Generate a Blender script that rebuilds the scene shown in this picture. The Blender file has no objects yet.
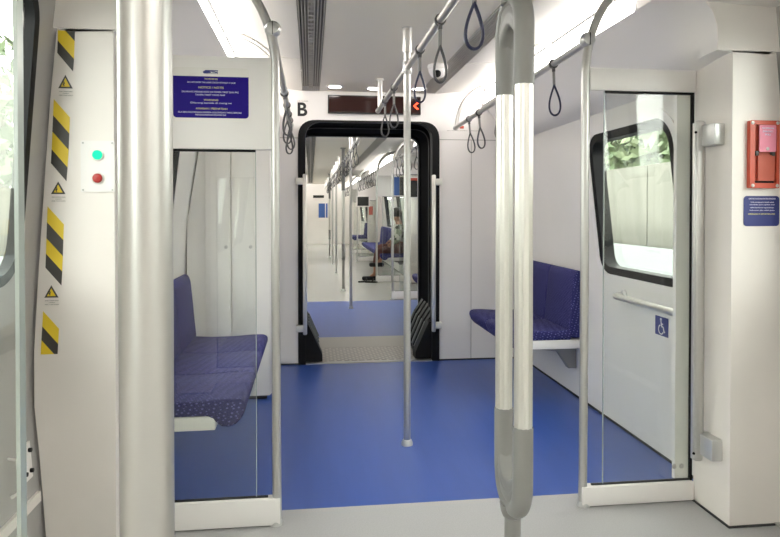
import bpy, bmesh, math, random
from mathutils import Vector, Matrix
random.seed(7)
SC = bpy.context.scene
COL = SC.collection
PI = math.pi

# ------------------------------------------------------------------ materials
def new_mat(name):
    m = bpy.data.materials.new(name); m.use_nodes = True
    nt = m.node_tree; nt.nodes.clear()
    out = nt.nodes.new('ShaderNodeOutputMaterial')
    return m, nt, out
def principled(name, col, rough=0.5, metal=0.0, spec=0.5, coat=0.0, noise=0.0, nscale=20.0, bump=0.0, bscale=200.0, stretch=None, col2=None):
    m, nt, out = new_mat(name)
    p = nt.nodes.new('ShaderNodeBsdfPrincipled')
    p.inputs['Base Color'].default_value = (*col, 1)
    p.inputs['Roughness'].default_value = rough
    p.inputs['Metallic'].default_value = metal
    p.inputs['Specular IOR Level'].default_value = spec
    p.inputs['Coat Weight'].default_value = coat
    nt.links.new(p.outputs[0], out.inputs[0])
    tc = nt.nodes.new('ShaderNodeTexCoord')
    src = tc.outputs['Object']
    if stretch:
        mp = nt.nodes.new('ShaderNodeMapping'); mp.inputs['Scale'].default_value = stretch
        nt.links.new(src, mp.inputs[0]); src = mp.outputs[0]
    if noise > 0:
        n = nt.nodes.new('ShaderNodeTexNoise'); n.inputs['Scale'].default_value = nscale; n.inputs['Detail'].default_value = 4
        nt.links.new(src, n.inputs['Vector'])
        mx = nt.nodes.new('ShaderNodeMix'); mx.data_type = 'RGBA'
        c2 = col2 if col2 else tuple(c * (1 - noise) for c in col)
        mx.inputs[6].default_value = (*col, 1); mx.inputs[7].default_value = (*c2, 1)
        rp = nt.nodes.new('ShaderNodeMapRange'); rp.inputs[1].default_value = 0.35; rp.inputs[2].default_value = 0.65
        nt.links.new(n.outputs[0], rp.inputs[0]); nt.links.new(rp.outputs[0], mx.inputs[0])
        nt.links.new(mx.outputs[2], p.inputs['Base Color'])
    if bump > 0:
        n2 = nt.nodes.new('ShaderNodeTexNoise'); n2.inputs['Scale'].default_value = bscale
        nt.links.new(src, n2.inputs['Vector'])
        b = nt.nodes.new('ShaderNodeBump'); b.inputs['Strength'].default_value = bump; b.inputs['Distance'].default_value = 0.002
        nt.links.new(n2.outputs[0], b.inputs['Height']); nt.links.new(b.outputs[0], p.inputs['Normal'])
    return m
def emission(name, col, s):
    m, nt, out = new_mat(name)
    e = nt.nodes.new('ShaderNodeEmission'); e.inputs[0].default_value = (*col, 1); e.inputs[1].default_value = s
    nt.links.new(e.outputs[0], out.inputs[0]); return m
def glass_mat(name, tint, refl=0.1, rough=0.0):
    m, nt, out = new_mat(name)
    t = nt.nodes.new('ShaderNodeBsdfTransparent'); t.inputs[0].default_value = (*tint, 1)
    g = nt.nodes.new('ShaderNodeBsdfGlossy'); g.inputs['Roughness'].default_value = rough; g.inputs[0].default_value = (1, 1, 1, 1)
    f = nt.nodes.new('ShaderNodeLayerWeight'); f.inputs[0].default_value = 0.5
    pw = nt.nodes.new('ShaderNodeMath'); pw.operation = 'POWER'; pw.inputs[1].default_value = 6.0
    nt.links.new(f.outputs['Facing'], pw.inputs[0])
    mr = nt.nodes.new('ShaderNodeMath'); mr.operation = 'MULTIPLY_ADD'; mr.inputs[1].default_value = 0.9; mr.inputs[2].default_value = 0.03 + refl
    nt.links.new(pw.outputs[0], mr.inputs[0])
    mx = nt.nodes.new('ShaderNodeMixShader')
    nt.links.new(mr.outputs[0], mx.inputs[0]); nt.links.new(t.outputs[0], mx.inputs[1]); nt.links.new(g.outputs[0], mx.inputs[2])
    nt.links.new(mx.outputs[0], out.inputs[0]); return m
def seat_fabric(name, c1, c2):
    m, nt, out = new_mat(name)
    p = nt.nodes.new('ShaderNodeBsdfPrincipled'); p.inputs['Roughness'].default_value = 0.85
    tc = nt.nodes.new('ShaderNodeTexCoord')
    mp = nt.nodes.new('ShaderNodeMapping'); mp.inputs['Rotation'].default_value = (0.5, 0.35, 0.78); mp.inputs['Scale'].default_value = (60, 110, 80)
    nt.links.new(tc.outputs['Object'], mp.inputs[0])
    v = nt.nodes.new('ShaderNodeTexVoronoi'); v.inputs['Scale'].default_value = 1.0; v.inputs['Randomness'].default_value = 0.25
    nt.links.new(mp.outputs[0], v.inputs['Vector'])
    r = nt.nodes.new('ShaderNodeMapRange'); r.inputs[1].default_value = 0.22; r.inputs[2].default_value = 0.36; r.inputs[3].default_value = 1; r.inputs[4].default_value = 0
    nt.links.new(v.outputs['Distance'], r.inputs[0])
    mx = nt.nodes.new('ShaderNodeMix'); mx.data_type = 'RGBA'; mx.inputs[6].default_value = (*c1, 1); mx.inputs[7].default_value = (*c2, 1)
    nt.links.new(r.outputs[0], mx.inputs[0]); nt.links.new(mx.outputs[2], p.inputs['Base Color'])
    nt.links.new(p.outputs[0], out.inputs[0]); return m
def floral(name):
    m, nt, out = new_mat(name)
    p = nt.nodes.new('ShaderNodeBsdfPrincipled'); p.inputs['Roughness'].default_value = 0.8
    tc = nt.nodes.new('ShaderNodeTexCoord')
    v = nt.nodes.new('ShaderNodeTexVoronoi'); v.inputs['Scale'].default_value = 16
    nt.links.new(tc.outputs['Object'], v.inputs['Vector'])
    r = nt.nodes.new('ShaderNodeValToRGB'); r.color_ramp.interpolation = 'CONSTANT'
    e = r.color_ramp.elements; e[0].color = (0.05, 0.06, 0.05, 1); e[1].position = 0.35; e[1].color = (0.35, 0.4, 0.3, 1)
    e2 = r.color_ramp.elements.new(0.6); e2.color = (0.75, 0.75, 0.7, 1)
    sx = nt.nodes.new('ShaderNodeSeparateColor'); nt.links.new(v.outputs['Color'], sx.inputs[0])
    nt.links.new(sx.outputs[0], r.inputs[0]); nt.links.new(r.outputs[0], p.inputs['Base Color'])
    nt.links.new(p.outputs[0], out.inputs[0]); return m
def tread_mat(name):
    m = principled(name, (0.50, 0.47, 0.43), 0.5, 0.3)
    nt = m.node_tree; p = [n for n in nt.nodes if n.type == 'BSDF_PRINCIPLED'][0]
    tc = nt.nodes.new('ShaderNodeTexCoord'); mp = nt.nodes.new('ShaderNodeMapping'); mp.inputs['Rotation'].default_value = (0, 0, PI / 4)
    mp.inputs['Scale'].default_value = (22, 22, 22)
    nt.links.new(tc.outputs['Object'], mp.inputs[0])
    v = nt.nodes.new('ShaderNodeTexVoronoi'); v.inputs['Scale'].default_value = 1; v.inputs['Randomness'].default_value = 0
    nt.links.new(mp.outputs[0], v.inputs['Vector'])
    r = nt.nodes.new('ShaderNodeMapRange'); r.inputs[1].default_value = 0.2; r.inputs[2].default_value = 0.35; r.inputs[3].default_value = 1; r.inputs[4].default_value = 0
    nt.links.new(v.outputs['Distance'], r.inputs[0])
    mx = nt.nodes.new('ShaderNodeMix'); mx.data_type = 'RGBA'; mx.inputs[6].default_value = (0.40, 0.38, 0.36, 1); mx.inputs[7].default_value = (0.66, 0.62, 0.57, 1)
    nt.links.new(r.outputs[0], mx.inputs[0]); nt.links.new(mx.outputs[2], p.inputs['Base Color'])
    b = nt.nodes.new('ShaderNodeBump'); b.inputs['Distance'].default_value = 0.003
    nt.links.new(r.outputs[0], b.inputs['Height']); nt.links.new(b.outputs[0], p.inputs['Normal'])
    return m
def floor_blue_mat():
    m = principled('blue_vinyl', (0.029, 0.083, 0.36), 0.34, 0, 1.0, 0.0, 0.3, 5.0, 0.0, 40, (3.0, 0.35, 1), (0.033, 0.090, 0.385))
    return m
M = {}
M['white'] = principled('warm_white_panel', (0.86, 0.835, 0.80), 0.38, noise=0.04, nscale=1.5)
M['pillar'] = principled('cream_pillar_panel', (0.85, 0.80, 0.755), 0.42, noise=0.06, nscale=2.5)
M['pwhite'] = principled('windbreak_white_paint', (0.86, 0.83, 0.81), 0.35)
M['endwall'] = principled('end_wall_panel', (0.83, 0.80, 0.78), 0.35, noise=0.03, nscale=1.2)
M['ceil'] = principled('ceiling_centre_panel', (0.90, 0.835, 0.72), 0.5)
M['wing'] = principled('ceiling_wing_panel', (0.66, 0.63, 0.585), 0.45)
M['cove'] = principled('cove_panel', (0.80, 0.775, 0.755), 0.45)
M['fin'] = principled('vent_fin_aluminium', (0.62, 0.59, 0.54), 0.5, 0.1)
M['ventback'] = principled('vent_backing', (0.22, 0.21, 0.19), 0.7)
M['bluefloor'] = floor_blue_mat()
M['greyfloor'] = principled('grey_vinyl', (0.46, 0.455, 0.46), 0.4, 0, 0.4, 0, 0.12, 180, 0.05, 300)
M['greyfloor2'] = principled('pale_grey_vinyl', (0.46, 0.45, 0.43), 0.22, 0, 0.5, 0, 0.1, 60)
M['steel'] = principled('satin_steel', (0.58, 0.57, 0.55), 0.36, 0.85)
M['steelw'] = principled('bright_fluted_steel', (0.80, 0.785, 0.735), 0.3, 0.75)
M['greyplastic'] = principled('grey_plastic_sleeve', (0.25, 0.245, 0.235), 0.42)
M['clamp'] = principled('clamp_aluminium', (0.62, 0.62, 0.61), 0.35, 0.6)
M['seat'] = seat_fabric('navy_dashed_moquette', (0.016, 0.016, 0.115), (0.15, 0.15, 0.40))
M['strap'] = principled('navy_strap_webbing', (0.018, 0.020, 0.065), 0.45)
M['strapgrey'] = principled('grey_strap_webbing', (0.085, 0.083, 0.088), 0.5)
M['glassedge'] = principled('polished_glass_edge', (0.42, 0.47, 0.44), 0.25, 0.2)
M['strapstem'] = principled('strap_stem_plastic', (0.24, 0.235, 0.23), 0.45)
M['black'] = principled('black_rubber', (0.007, 0.007, 0.008), 0.55, 0, 0.2)
M['rubber'] = principled('dark_bellows_rubber', (0.012, 0.0125, 0.014), 0.5, 0, 0.25)
M['rubber2'] = principled('grey_edge_rubber', (0.17, 0.19, 0.18), 0.35)
M['dark'] = principled('dark_gap', (0.03, 0.03, 0.03), 0.7)
M['tread'] = tread_mat('dimpled_tread_plate')
M['plate'] = principled('gangway_plate', (0.44, 0.42, 0.39), 0.45, 0.4)
M['glass'] = glass_mat('windbreak_glass', (0.955, 0.97, 0.955), 0.012)
M['wglass'] = glass_mat('window_glass', (0.93, 0.96, 0.94), 0.0)
M['light'] = emission('fluorescent_diffuser', (1.0, 0.955, 0.90), 10.5)
M['down'] = emission('downlight_lens', (1.0, 0.97, 0.92), 12.0)
M['redbox'] = principled('red_painted_metal', (0.56, 0.085, 0.045), 0.35)
M['redlever'] = principled('red_lever', (0.50, 0.10, 0.06), 0.4)
M['pink'] = principled('pink_card', (0.80, 0.26, 0.36), 0.4)
M['navysign'] = principled('navy_sign_vinyl', (0.030, 0.040, 0.19), 0.45)
M['purplesign'] = principled('indigo_sign_vinyl', (0.013, 0.002, 0.20), 0.5, 0, 0.2)
M['signwhite'] = principled('sign_white_vinyl', (0.80, 0.77, 0.73), 0.4)
M['yellowtext'] = principled('sign_yellow_ink', (0.72, 0.66, 0.28), 0.5)
M['whitetext'] = principled('sign_white_ink', (0.72, 0.70, 0.86), 0.5)
M['blacktext'] = principled('black_lettering', (0.012, 0.012, 0.014), 0.5)
M['greytext'] = principled('grey_lettering', (0.33, 0.31, 0.29), 0.5)
M['yellow'] = principled('hazard_yellow', (0.82, 0.60, 0.03), 0.4)
M['hazblack'] = principled('hazard_black', (0.055, 0.05, 0.045), 0.4)
M['green'] = emission('green_lit_button', (0.02, 0.85, 0.35), 1.1)
M['redbtn'] = principled('red_button', (0.42, 0.02, 0.015), 0.3)
M['ledglass'] = principled('display_dark_glass', (0.022, 0.006, 0.005), 0.12, 0, 0.6)
M['led'] = emission('red_led', (1.0, 0.07, 0.03), 3.0)
M['metal'] = principled('brushed_plate', (0.55, 0.54, 0.52), 0.4, 0.6)
M['doorleaf'] = principled('door_leaf_panel', (0.40, 0.385, 0.375), 0.4, 0.1)
M['screen'] = principled('dark_screen', (0.03, 0.032, 0.03), 0.2)
M['poster'] = principled('blue_poster', (0.05, 0.13, 0.40), 0.4)
M['skin'] = principled('skin', (0.36, 0.17, 0.10), 0.55)
M['floral'] = floral('patterned_cloth')
M['maroon'] = principled('maroon_cloth', (0.10, 0.03, 0.025), 0.8)
M['hair'] = principled('black_hair', (0.015, 0.013, 0.012), 0.6)
M['concrete'] = principled('concrete_wall_panel', (0.195, 0.19, 0.165), 0.85, noise=0.1, nscale=3)
M['parapet'] = principled('white_parapet', (0.27, 0.29, 0.29), 0.8)
M['ground'] = principled('ballast', (0.25, 0.245, 0.23), 0.95, noise=0.3, nscale=12)
M['leaf'] = principled('leaves', (0.075, 0.115, 0.05), 0.7, noise=0.5, nscale=2.5, col2=(0.18, 0.215, 0.12))
M['bark'] = principled('bark', (0.16, 0.12, 0.09), 0.9)

# ------------------------------------------------------------------ mesh builder
class MB:
    def __init__(self): self.bm = bmesh.new()
    def _merge(self, tmp, mat=None):
        me = bpy.data.meshes.new('t'); tmp.to_mesh(me); tmp.free()
        if mat is not None: me.transform(mat)
        self.bm.from_mesh(me); bpy.data.meshes.remove(me)
    def box(self, x0, x1, y0, y1, z0, z1, bev=0.0, seg=2):
        t = bmesh.new(); bmesh.ops.create_cube(t, size=1)
        for v in t.verts: v.co = Vector(((x0 + x1) / 2 + v.co.x * (x1 - x0), (y0 + y1) / 2 + v.co.y * (y1 - y0), (z0 + z1) / 2 + v.co.z * (z1 - z0)))
        if bev > 0: bmesh.ops.bevel(t, geom=t.edges[:], offset=bev, segments=seg, profile=0.5, affect='EDGES')
        self._merge(t); return self
    def prism(self, poly, axis, a0, a1, bev=0.0, seg=2):
        t = bmesh.new()
        def P(p, a):
            u, v = p
            return {'y': (u, a, v), 'x': (a, u, v), 'z': (u, v, a)}[axis]
        A = [t.verts.new(P(p, a0)) for p in poly]; B = [t.verts.new(P(p, a1)) for p in poly]
        n = len(poly)
        fa = t.faces.new(A); fb = t.faces.new(list(reversed(B)))
        for i in range(n): t.faces.new((A[i], B[i], B[(i + 1) % n], A[(i + 1) % n]))
        bmesh.ops.recalc_face_normals(t, faces=t.faces[:])
        if bev > 0: bmesh.ops.bevel(t, geom=t.edges[:], offset=bev, segments=seg, profile=0.5, affect='EDGES')
        ng = [f for f in t.faces if len(f.verts) > 4]
        if ng: bmesh.ops.triangulate(t, faces=ng)
        self._merge(t); return self
    def sweep(self, path, sect, closed=False, caps=True, up=None, smooth_section=True):
        """section points (a,b) along normal/binormal carried by parallel transport; sect may be a function of the path fraction"""
        pts = [Vector(p) for p in path]; n = len(pts); bm = self.bm
        def tan(i):
            if closed: return (pts[(i + 1) % n] - pts[i - 1]).normalized()
            if i == 0: return (pts[1] - pts[0]).normalized()
            if i == n - 1: return (pts[-1] - pts[-2]).normalized()
            return ((pts[i + 1] - pts[i]).normalized() + (pts[i] - pts[i - 1]).normalized()).normalized()
        T = [tan(i) for i in range(n)]
        if up is None:
            up = Vector((0, 0, 1)) if abs(T[0].z) < 0.9 else Vector((0, 1, 0))
        up = Vector(up)
        N = (up - T[0] * up.dot(T[0])).normalized()
        rings = []
        for i in range(n):
            N = (N - T[i] * N.dot(T[i])).normalized(); Bn = T[i].cross(N)
            s = sect(i / (n - 1)) if callable(sect) else sect
            rings.append([bm.verts.new(pts[i] + N * a + Bn * b) for a, b in s])
        m = len(rings[0])
        rng = range(n) if closed else range(n - 1)
        for i in rng:
            r0, r1 = rings[i], rings[(i + 1) % n]
            for k in range(m): bm.faces.new((r0[k], r0[(k + 1) % m], r1[(k + 1) % m], r1[k]))
        if caps and not closed:
            bm.faces.new(list(reversed(rings[0]))); bm.faces.new(rings[-1])
        return self
    def tube(self, path, r, n=14, closed=False, caps=True):
        def S(rr): return [(rr * math.cos(2 * PI * k / n), rr * math.sin(2 * PI * k / n)) for k in range(n)]
        return self.sweep(path, (lambda f: S(r(f))) if callable(r) else S(r), closed, caps)
    def lathe(self, prof, c, n=20, axis='z'):
        bm = self.bm; rings = []
        for r, h in prof:
            ring = []
            for k in range(n):
                a = 2 * PI * k / n; u, v = max(r, 1e-5) * math.cos(a), max(r, 1e-5) * math.sin(a)
                o = {'z': (u, v, h), 'y': (u, h, v), 'x': (h, u, v)}[axis]
                ring.append(bm.verts.new(Vector(c) + Vector(o)))
            rings.append(ring)
        for i in range(len(rings) - 1):
            for k in range(n): bm.faces.new((rings[i][k], rings[i][(k + 1) % n], rings[i + 1][(k + 1) % n], rings[i + 1][k]))
        bm.faces.new(rings[0]); bm.faces.new(rings[-1]); return self
    def grid(self, fn, nu, nv):
        bm = self.bm
        V = [[bm.verts.new(fn(i / nu, j / nv)) for j in range(nv + 1)] for i in range(nu + 1)]
        for i in range(nu):
            for j in range(nv): bm.faces.new((V[i][j], V[i + 1][j], V[i + 1][j + 1], V[i][j + 1]))
        return self
    def slab(self, fn, nu, nv, d):
        """solid curved sheet: fn(u,v,depth)"""
        bm = self.bm
        F = [[bm.verts.new(fn(i / nu, j / nv, 0)) for j in range(nv + 1)] for i in range(nu + 1)]
        B = [[bm.verts.new(fn(i / nu, j / nv, d)) for j in range(nv + 1)] for i in range(nu + 1)]
        for i in range(nu):
            for j in range(nv):
                bm.faces.new((F[i][j], F[i + 1][j], F[i + 1][j + 1], F[i][j + 1])); bm.faces.new((B[i][j], B[i][j + 1], B[i + 1][j + 1], B[i + 1][j]))
        for i in range(nu):
            bm.faces.new((F[i][0], B[i][0], B[i + 1][0], F[i + 1][0])); bm.faces.new((F[i][nv], F[i + 1][nv], B[i + 1][nv], B[i][nv]))
        for j in range(nv):
            bm.faces.new((F[0][j], F[0][j + 1], B[0][j + 1], B[0][j])); bm.faces.new((F[nu][j], B[nu][j], B[nu][j + 1], F[nu][j + 1]))
        return self
    def ring(self, mp, A, B, d0, d1, nr=1):
        """solid between the loops A (inner) and B (outer), given in (u,v), from depth d0 to d1; mp(u,v,d)"""
        bm = self.bm; n = len(A)
        def layer(d):
            return [[bm.verts.new(mp(A[k][0] + (B[k][0] - A[k][0]) * i / nr, A[k][1] + (B[k][1] - A[k][1]) * i / nr, d)) for k in range(n)] for i in range(nr + 1)]
        F, K = layer(d0), layer(d1)
        for i in range(nr):
            for k in range(n):
                q = (k + 1) % n
                bm.faces.new((F[i][k], F[i][q], F[i + 1][q], F[i + 1][k])); bm.faces.new((K[i][k], K[i + 1][k], K[i + 1][q], K[i][q]))
        for k in range(n):
            q = (k + 1) % n
            bm.faces.new((F[0][k], K[0][k], K[0][q], F[0][q])); bm.faces.new((F[nr][k], F[nr][q], K[nr][q], K[nr][k]))
        return self
    def disc(self, mp, L, d0, d1, nr=5):
        cu = sum(p[0] for p in L) / len(L); cv = sum(p[1] for p in L) / len(L)
        A = [(cu + (p[0] - cu) * 1e-3, cv + (p[1] - cv) * 1e-3) for p in L]
        return self.ring(mp, A, L, d0, d1, nr)
    def mesh(self, me, mat):
        me2 = me.copy(); me2.transform(mat); self.bm.from_mesh(me2); bpy.data.meshes.remove(me2); return self
    def build(self, name, mat, parent=None, base=(0, 0, 0), smooth=True, ang=35, recalc=True):
        bm = self.bm
        if recalc: bmesh.ops.recalc_face_normals(bm, faces=bm.faces[:])
        b = Vector(base)
        for v in bm.verts: v.co -= b
        me = bpy.data.meshes.new(name); bm.to_mesh(me); bm.free()
        if smooth:
            for p in me.polygons: p.use_smooth = True
            me.set_sharp_from_angle(angle=math.radians(ang))
        for mm in (mat if isinstance(mat, (list, tuple)) else [mat]): me.materials.append(mm)
        o = bpy.data.objects.new(name, me); COL.objects.link(o)
        if parent is not None: o.parent = parent
        else: o.location = b
        return o

class Thing:
    """an Empty at the thing's base; parts are built in car coordinates and hung under it"""
    def __init__(self, name, label, cat, base, group=None):
        self.base = Vector(base)
        o = bpy.data.objects.new(name, None); COL.objects.link(o); o.location = base; o.empty_display_size = 0.1
        o['label'] = label; o['category'] = cat
        if group: o['group'] = group
        self.o = o
    def part(self, name, mb, mat, parent=None, label=None, **k):
        p = mb.build(name, mat, parent or self.o, self.base, **k)
        if label: p['label'] = label
        return p
def tag(o, label, cat, group=None):
    o['label'] = label; o['category'] = cat
    if group: o['group'] = group
    return o
def struct(name, mb, mat, parent=None, **k):
    o = mb.build(name, mat, parent, **k)
    o['kind'] = 'structure'
    return o
def dup(root, loc, label=None, group=None, rot=None):
    r = root.copy(); COL.objects.link(r); r.location = loc
    if rot is not None: r.rotation_euler = rot
    if label: r['label'] = label
    if group: r['group'] = group
    for ch in list(root.children):
        c = ch.copy(); COL.objects.link(c); c.parent = r
        for g in list(ch.children):
            d = g.copy(); COL.objects.link(d); d.parent = c
    return r
def solo(mb, name, mat, base, label, cat, group=None, **k):
    return tag(mb.build(name, mat, None, base, **k), label, cat, group)

# frames on faces: local x right, local y up, local z towards the viewer
def face_front(x, y, z): return Matrix(((1, 0, 0, x), (0, 0, -1, y), (0, 1, 0, z), (0, 0, 0, 1)))      # faces -y
def face_left(x, y, z): return Matrix(((0, 0, -1, x), (-1, 0, 0, y), (0, 1, 0, z), (0, 0, 0, 1)))      # faces -x (on the right wall)
def text_mesh(s, size, ext=0.0006, align='CENTER', bold=0.0, xs=1.0):
    cu = bpy.data.curves.new('txt', 'FONT'); cu.body = s; cu.size = size; cu.extrude = ext; cu.align_x = align; cu.align_y = 'CENTER'; cu.offset = bold
    ob = bpy.data.objects.new('txt', cu)
    me = bpy.data.meshes.new_from_object(ob)
    bpy.data.objects.remove(ob); bpy.data.curves.remove(cu)
    if xs != 1.0: me.transform(Matrix.Diagonal((xs, 1, 1, 1)))
    return me
def fit_text(mb, s, w, h, mat, _ink=None, bold=0.0):
    """a line of lettering, w wide and with capitals h tall"""
    me = text_mesh(s, h / 0.72, bold=bold)
    xs = [v.co.x for v in me.vertices]; cw = max(xs) - min(xs)
    me.transform(Matrix.Diagonal((w / cw, 1, 1, 1)))
    mb.mesh(me, mat); bpy.data.meshes.remove(me)
def rrect(cx, cy, hw, hh, r, n=8):
    pts = []
    for sx, sy, a0 in ((1, 1, 0), (-1, 1, PI / 2), (-1, -1, PI), (1, -1, 3 * PI / 2)):
        for k in range(n + 1):
            a = a0 + PI / 2 * k / n
            pts.append((cx + sx * (hw - r) + r * math.cos(a), cy + sy * (hh - r) + r * math.sin(a)))
    return pts
def plate(mb, pts, d0, d1, fm):
    """flat plate of outline pts in the face frame fm, from height d0 to d1"""
    t = MB(); t.prism(pts, 'z', d0, d1)
    me = bpy.data.meshes.new('t'); t.bm.to_mesh(me); t.bm.free()
    mb.mesh(me, fm); bpy.data.meshes.remove(me); return mb
def angle_loops(rect, cu, cv, hw, hh, r, n=88):
    """matching loops: rounded window opening (inner) and the panel's rectangle (outer)"""
    u0, u1, v0, v1 = rect
    ang = [2 * PI * k / n for k in range(n)]
    for uu, vv in ((u0, v0), (u0, v1), (u1, v0), (u1, v1)): ang.append(math.atan2(vv - cv, uu - cu) % (2 * PI))
    ang = sorted(set(round(a, 6) for a in ang))
    A, B = [], []
    def sdf(x, y):
        qx, qy = abs(x) - hw + r, abs(y) - hh + r
        return min(max(qx, qy), 0) + math.hypot(max(qx, 0), max(qy, 0)) - r
    for a in ang:
        c, s = math.cos(a), math.sin(a)
        lo, hi = 0, hw + hh
        for _ in range(40):
            mid = (lo + hi) / 2
            if sdf(c * mid, s * mid) < 0: lo = mid
            else: hi = mid
        A.append((cu + c * lo, cv + s * lo))
        t = 1e9
        if c > 1e-9: t = min(t, (u1 - cu) / c)
        if c < -1e-9: t = min(t, (u0 - cu) / c)
        if s > 1e-9: t = min(t, (v1 - cv) / s)
        if s < -1e-9: t = min(t, (v0 - cv) / s)
        B.append((cu + c * t, cv + s * t))
    return A, B
def interp(tab, z):
    if z <= tab[0][0]: return tab[0][1]
    for (a, b), (c, d) in zip(tab, tab[1:]):
        if z <= c: return b + (d - b) * (z - a) / (c - a)
    return tab[-1][1]
WALL = [(0, 1.34), (0.9, 1.34), (1.15, 1.33), (1.4, 1.302), (1.7, 1.255), (1.92, 1.22)]
DOORP = [(0, 1.430), (0.13, 1.441), (0.30, 1.452), (0.44, 1.462), (0.60, 1.477), (0.80, 1.476), (1.05, 1.461), (1.37, 1.439), (1.69, 1.416), (1.94, 1.392), (2.14, 1.37)]
wx = lambda z: interp(WALL, z)
dx = lambda z: interp(DOORP, z)

END = 5.42; NEXT = 6.5; MID = (END + NEXT) / 2; FAR = 24.6; REAR = -3.2
mir = lambda y: 2 * MID - y

# ------------------------------------------------------------------ room shell
Z_END = 1.93
struct('floor', MB().box(-1.5, 1.5, REAR, 2.79, -0.06, 0.0), M['greyfloor'])
struct('floor_bay', MB().box(-1.42, 1.42, 2.79, END, -0.06, 0.0), M['bluefloor'])
struct('floor_next_bay', MB().box(-1.42, 1.42, NEXT, mir(2.79), -0.06, 0.0), M['bluefloor'])
struct('floor_next', MB().box(-1.5, 1.5, mir(2.79), FAR, -0.06, 0.0), M['greyfloor2'])

def ceiling_set(a, b, wings):
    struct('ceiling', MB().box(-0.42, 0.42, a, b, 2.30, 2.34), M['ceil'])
    struct('ceiling_void', MB().box(-1.45, 1.45, a, b, 2.47, 2.50), M['cove'])
    for s in (-1, 1):
        for (p, q) in wings:
            w = MB().prism([(s * 0.565, 2.30), (s * 0.60, 2.302), (s * 1.008, 2.345), (s * 1.008, 2.365), (s * 0.565, 2.33)], 'y', p, q)
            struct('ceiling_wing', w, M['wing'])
            struct('trim_wing_edge', MB().box(*sorted((s * 0.997, s * 1.011)), p, q, 2.337, 2.343), M['dark'])
            struct('trim_wing_joint', MB().box(*sorted((s * 0.57, s * 1.0)), q - 0.004, q + 0.024, 2.372, 2.38), M['dark'])
        struct('trim_light_cove', MB().prism([(s * 1.016, 2.375), (s * 1.04, 2.47), (s * 1.06, 2.47), (s * 1.06, 2.2), (s * 1.04, 2.2), (s * 1.03, 2.336)], 'y', a, b), M['cove'])
    for s in (-1, 1):
        side = 'left' if s < 0 else 'right'
        v = Thing('ceiling_vent', '', 'air vent', (s * 0.4925, a + 0.02, 2.30))
        v.part('backing', MB().box(*sorted((s * 0.42, s * 0.565)), a + 0.005, b - 0.005, 2.338, 2.342), M['ventback'])
        fins = MB()
        for k in range(9):
            x = s * (0.428 + k * 0.0162)
            fins.box(x - 0.0024, x + 0.0024, a + 0.005, b - 0.005, 2.297, 2.337)
        rungs = fins; y = a + 0.1
        while y < b - 0.05:
            rungs.box(*sorted((s * 0.475, s * 0.51)), y, y + 0.03, 2.310, 2.336); y += 0.075
        v.part('slats', fins, M['fin'], smooth=False)
        yield side, v
for side, v in ceiling_set(REAR, END, [(REAR, 4.285), (4.31, END)]):
    v.o['label'] = 'long slatted grey vent %s of the ceiling centre in the near carriage' % side
for side, v in ceiling_set(NEXT, FAR, [(NEXT, FAR)]):
    v.o['label'] = 'long slatted ceiling vent on the %s side in the carriage beyond the gangway' % side

BULK = [(0.985, 2.215), (1.035, 2.178), (1.075, 2.145), (1.108, 2.10), (1.128, 2.047), (1.132, 1.99), (1.13, 1.946), (1.19, 1.942), (1.28, 1.938), (1.36, 1.934)]
BAY = [(0.985, 2.215), (1.015, 2.183), (1.05, 2.142), (1.085, 2.098), (1.12, 2.049), (1.153, 1.998), (1.187, 1.943), (1.222, 1.885), (1.29, 1.88), (1.36, 1.875)]
def cove(name, s, ys):
    """ys: list of (y, blend) with 0 bay and 1 door header"""
    def f(u, v, d):
        i = min(int(u * (len(ys) - 1) + 1e-6), len(ys) - 1)
        y, w = ys[i]; k = int(round(v * 9))
        (a, b), (c, e) = BAY[k], BULK[k]
        return (s * (a + (c - a) * w + d * 0.8), y, b + (e - b) * w + d)
    struct(name, MB().slab(f, len(ys) - 1, 9, 0.03), M['cove'], ang=50)
def ease(t): return t * t * (3 - 2 * t)
def cove_far(y0, y1):        # header at y0, running out into the bay y1
    d = 0.45 if y1 > y0 else -0.45
    ys = [(y0 + d * k / 8, 1 - ease(k / 8)) for k in range(9)] + [(y1, 0)]
    return ys
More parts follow.
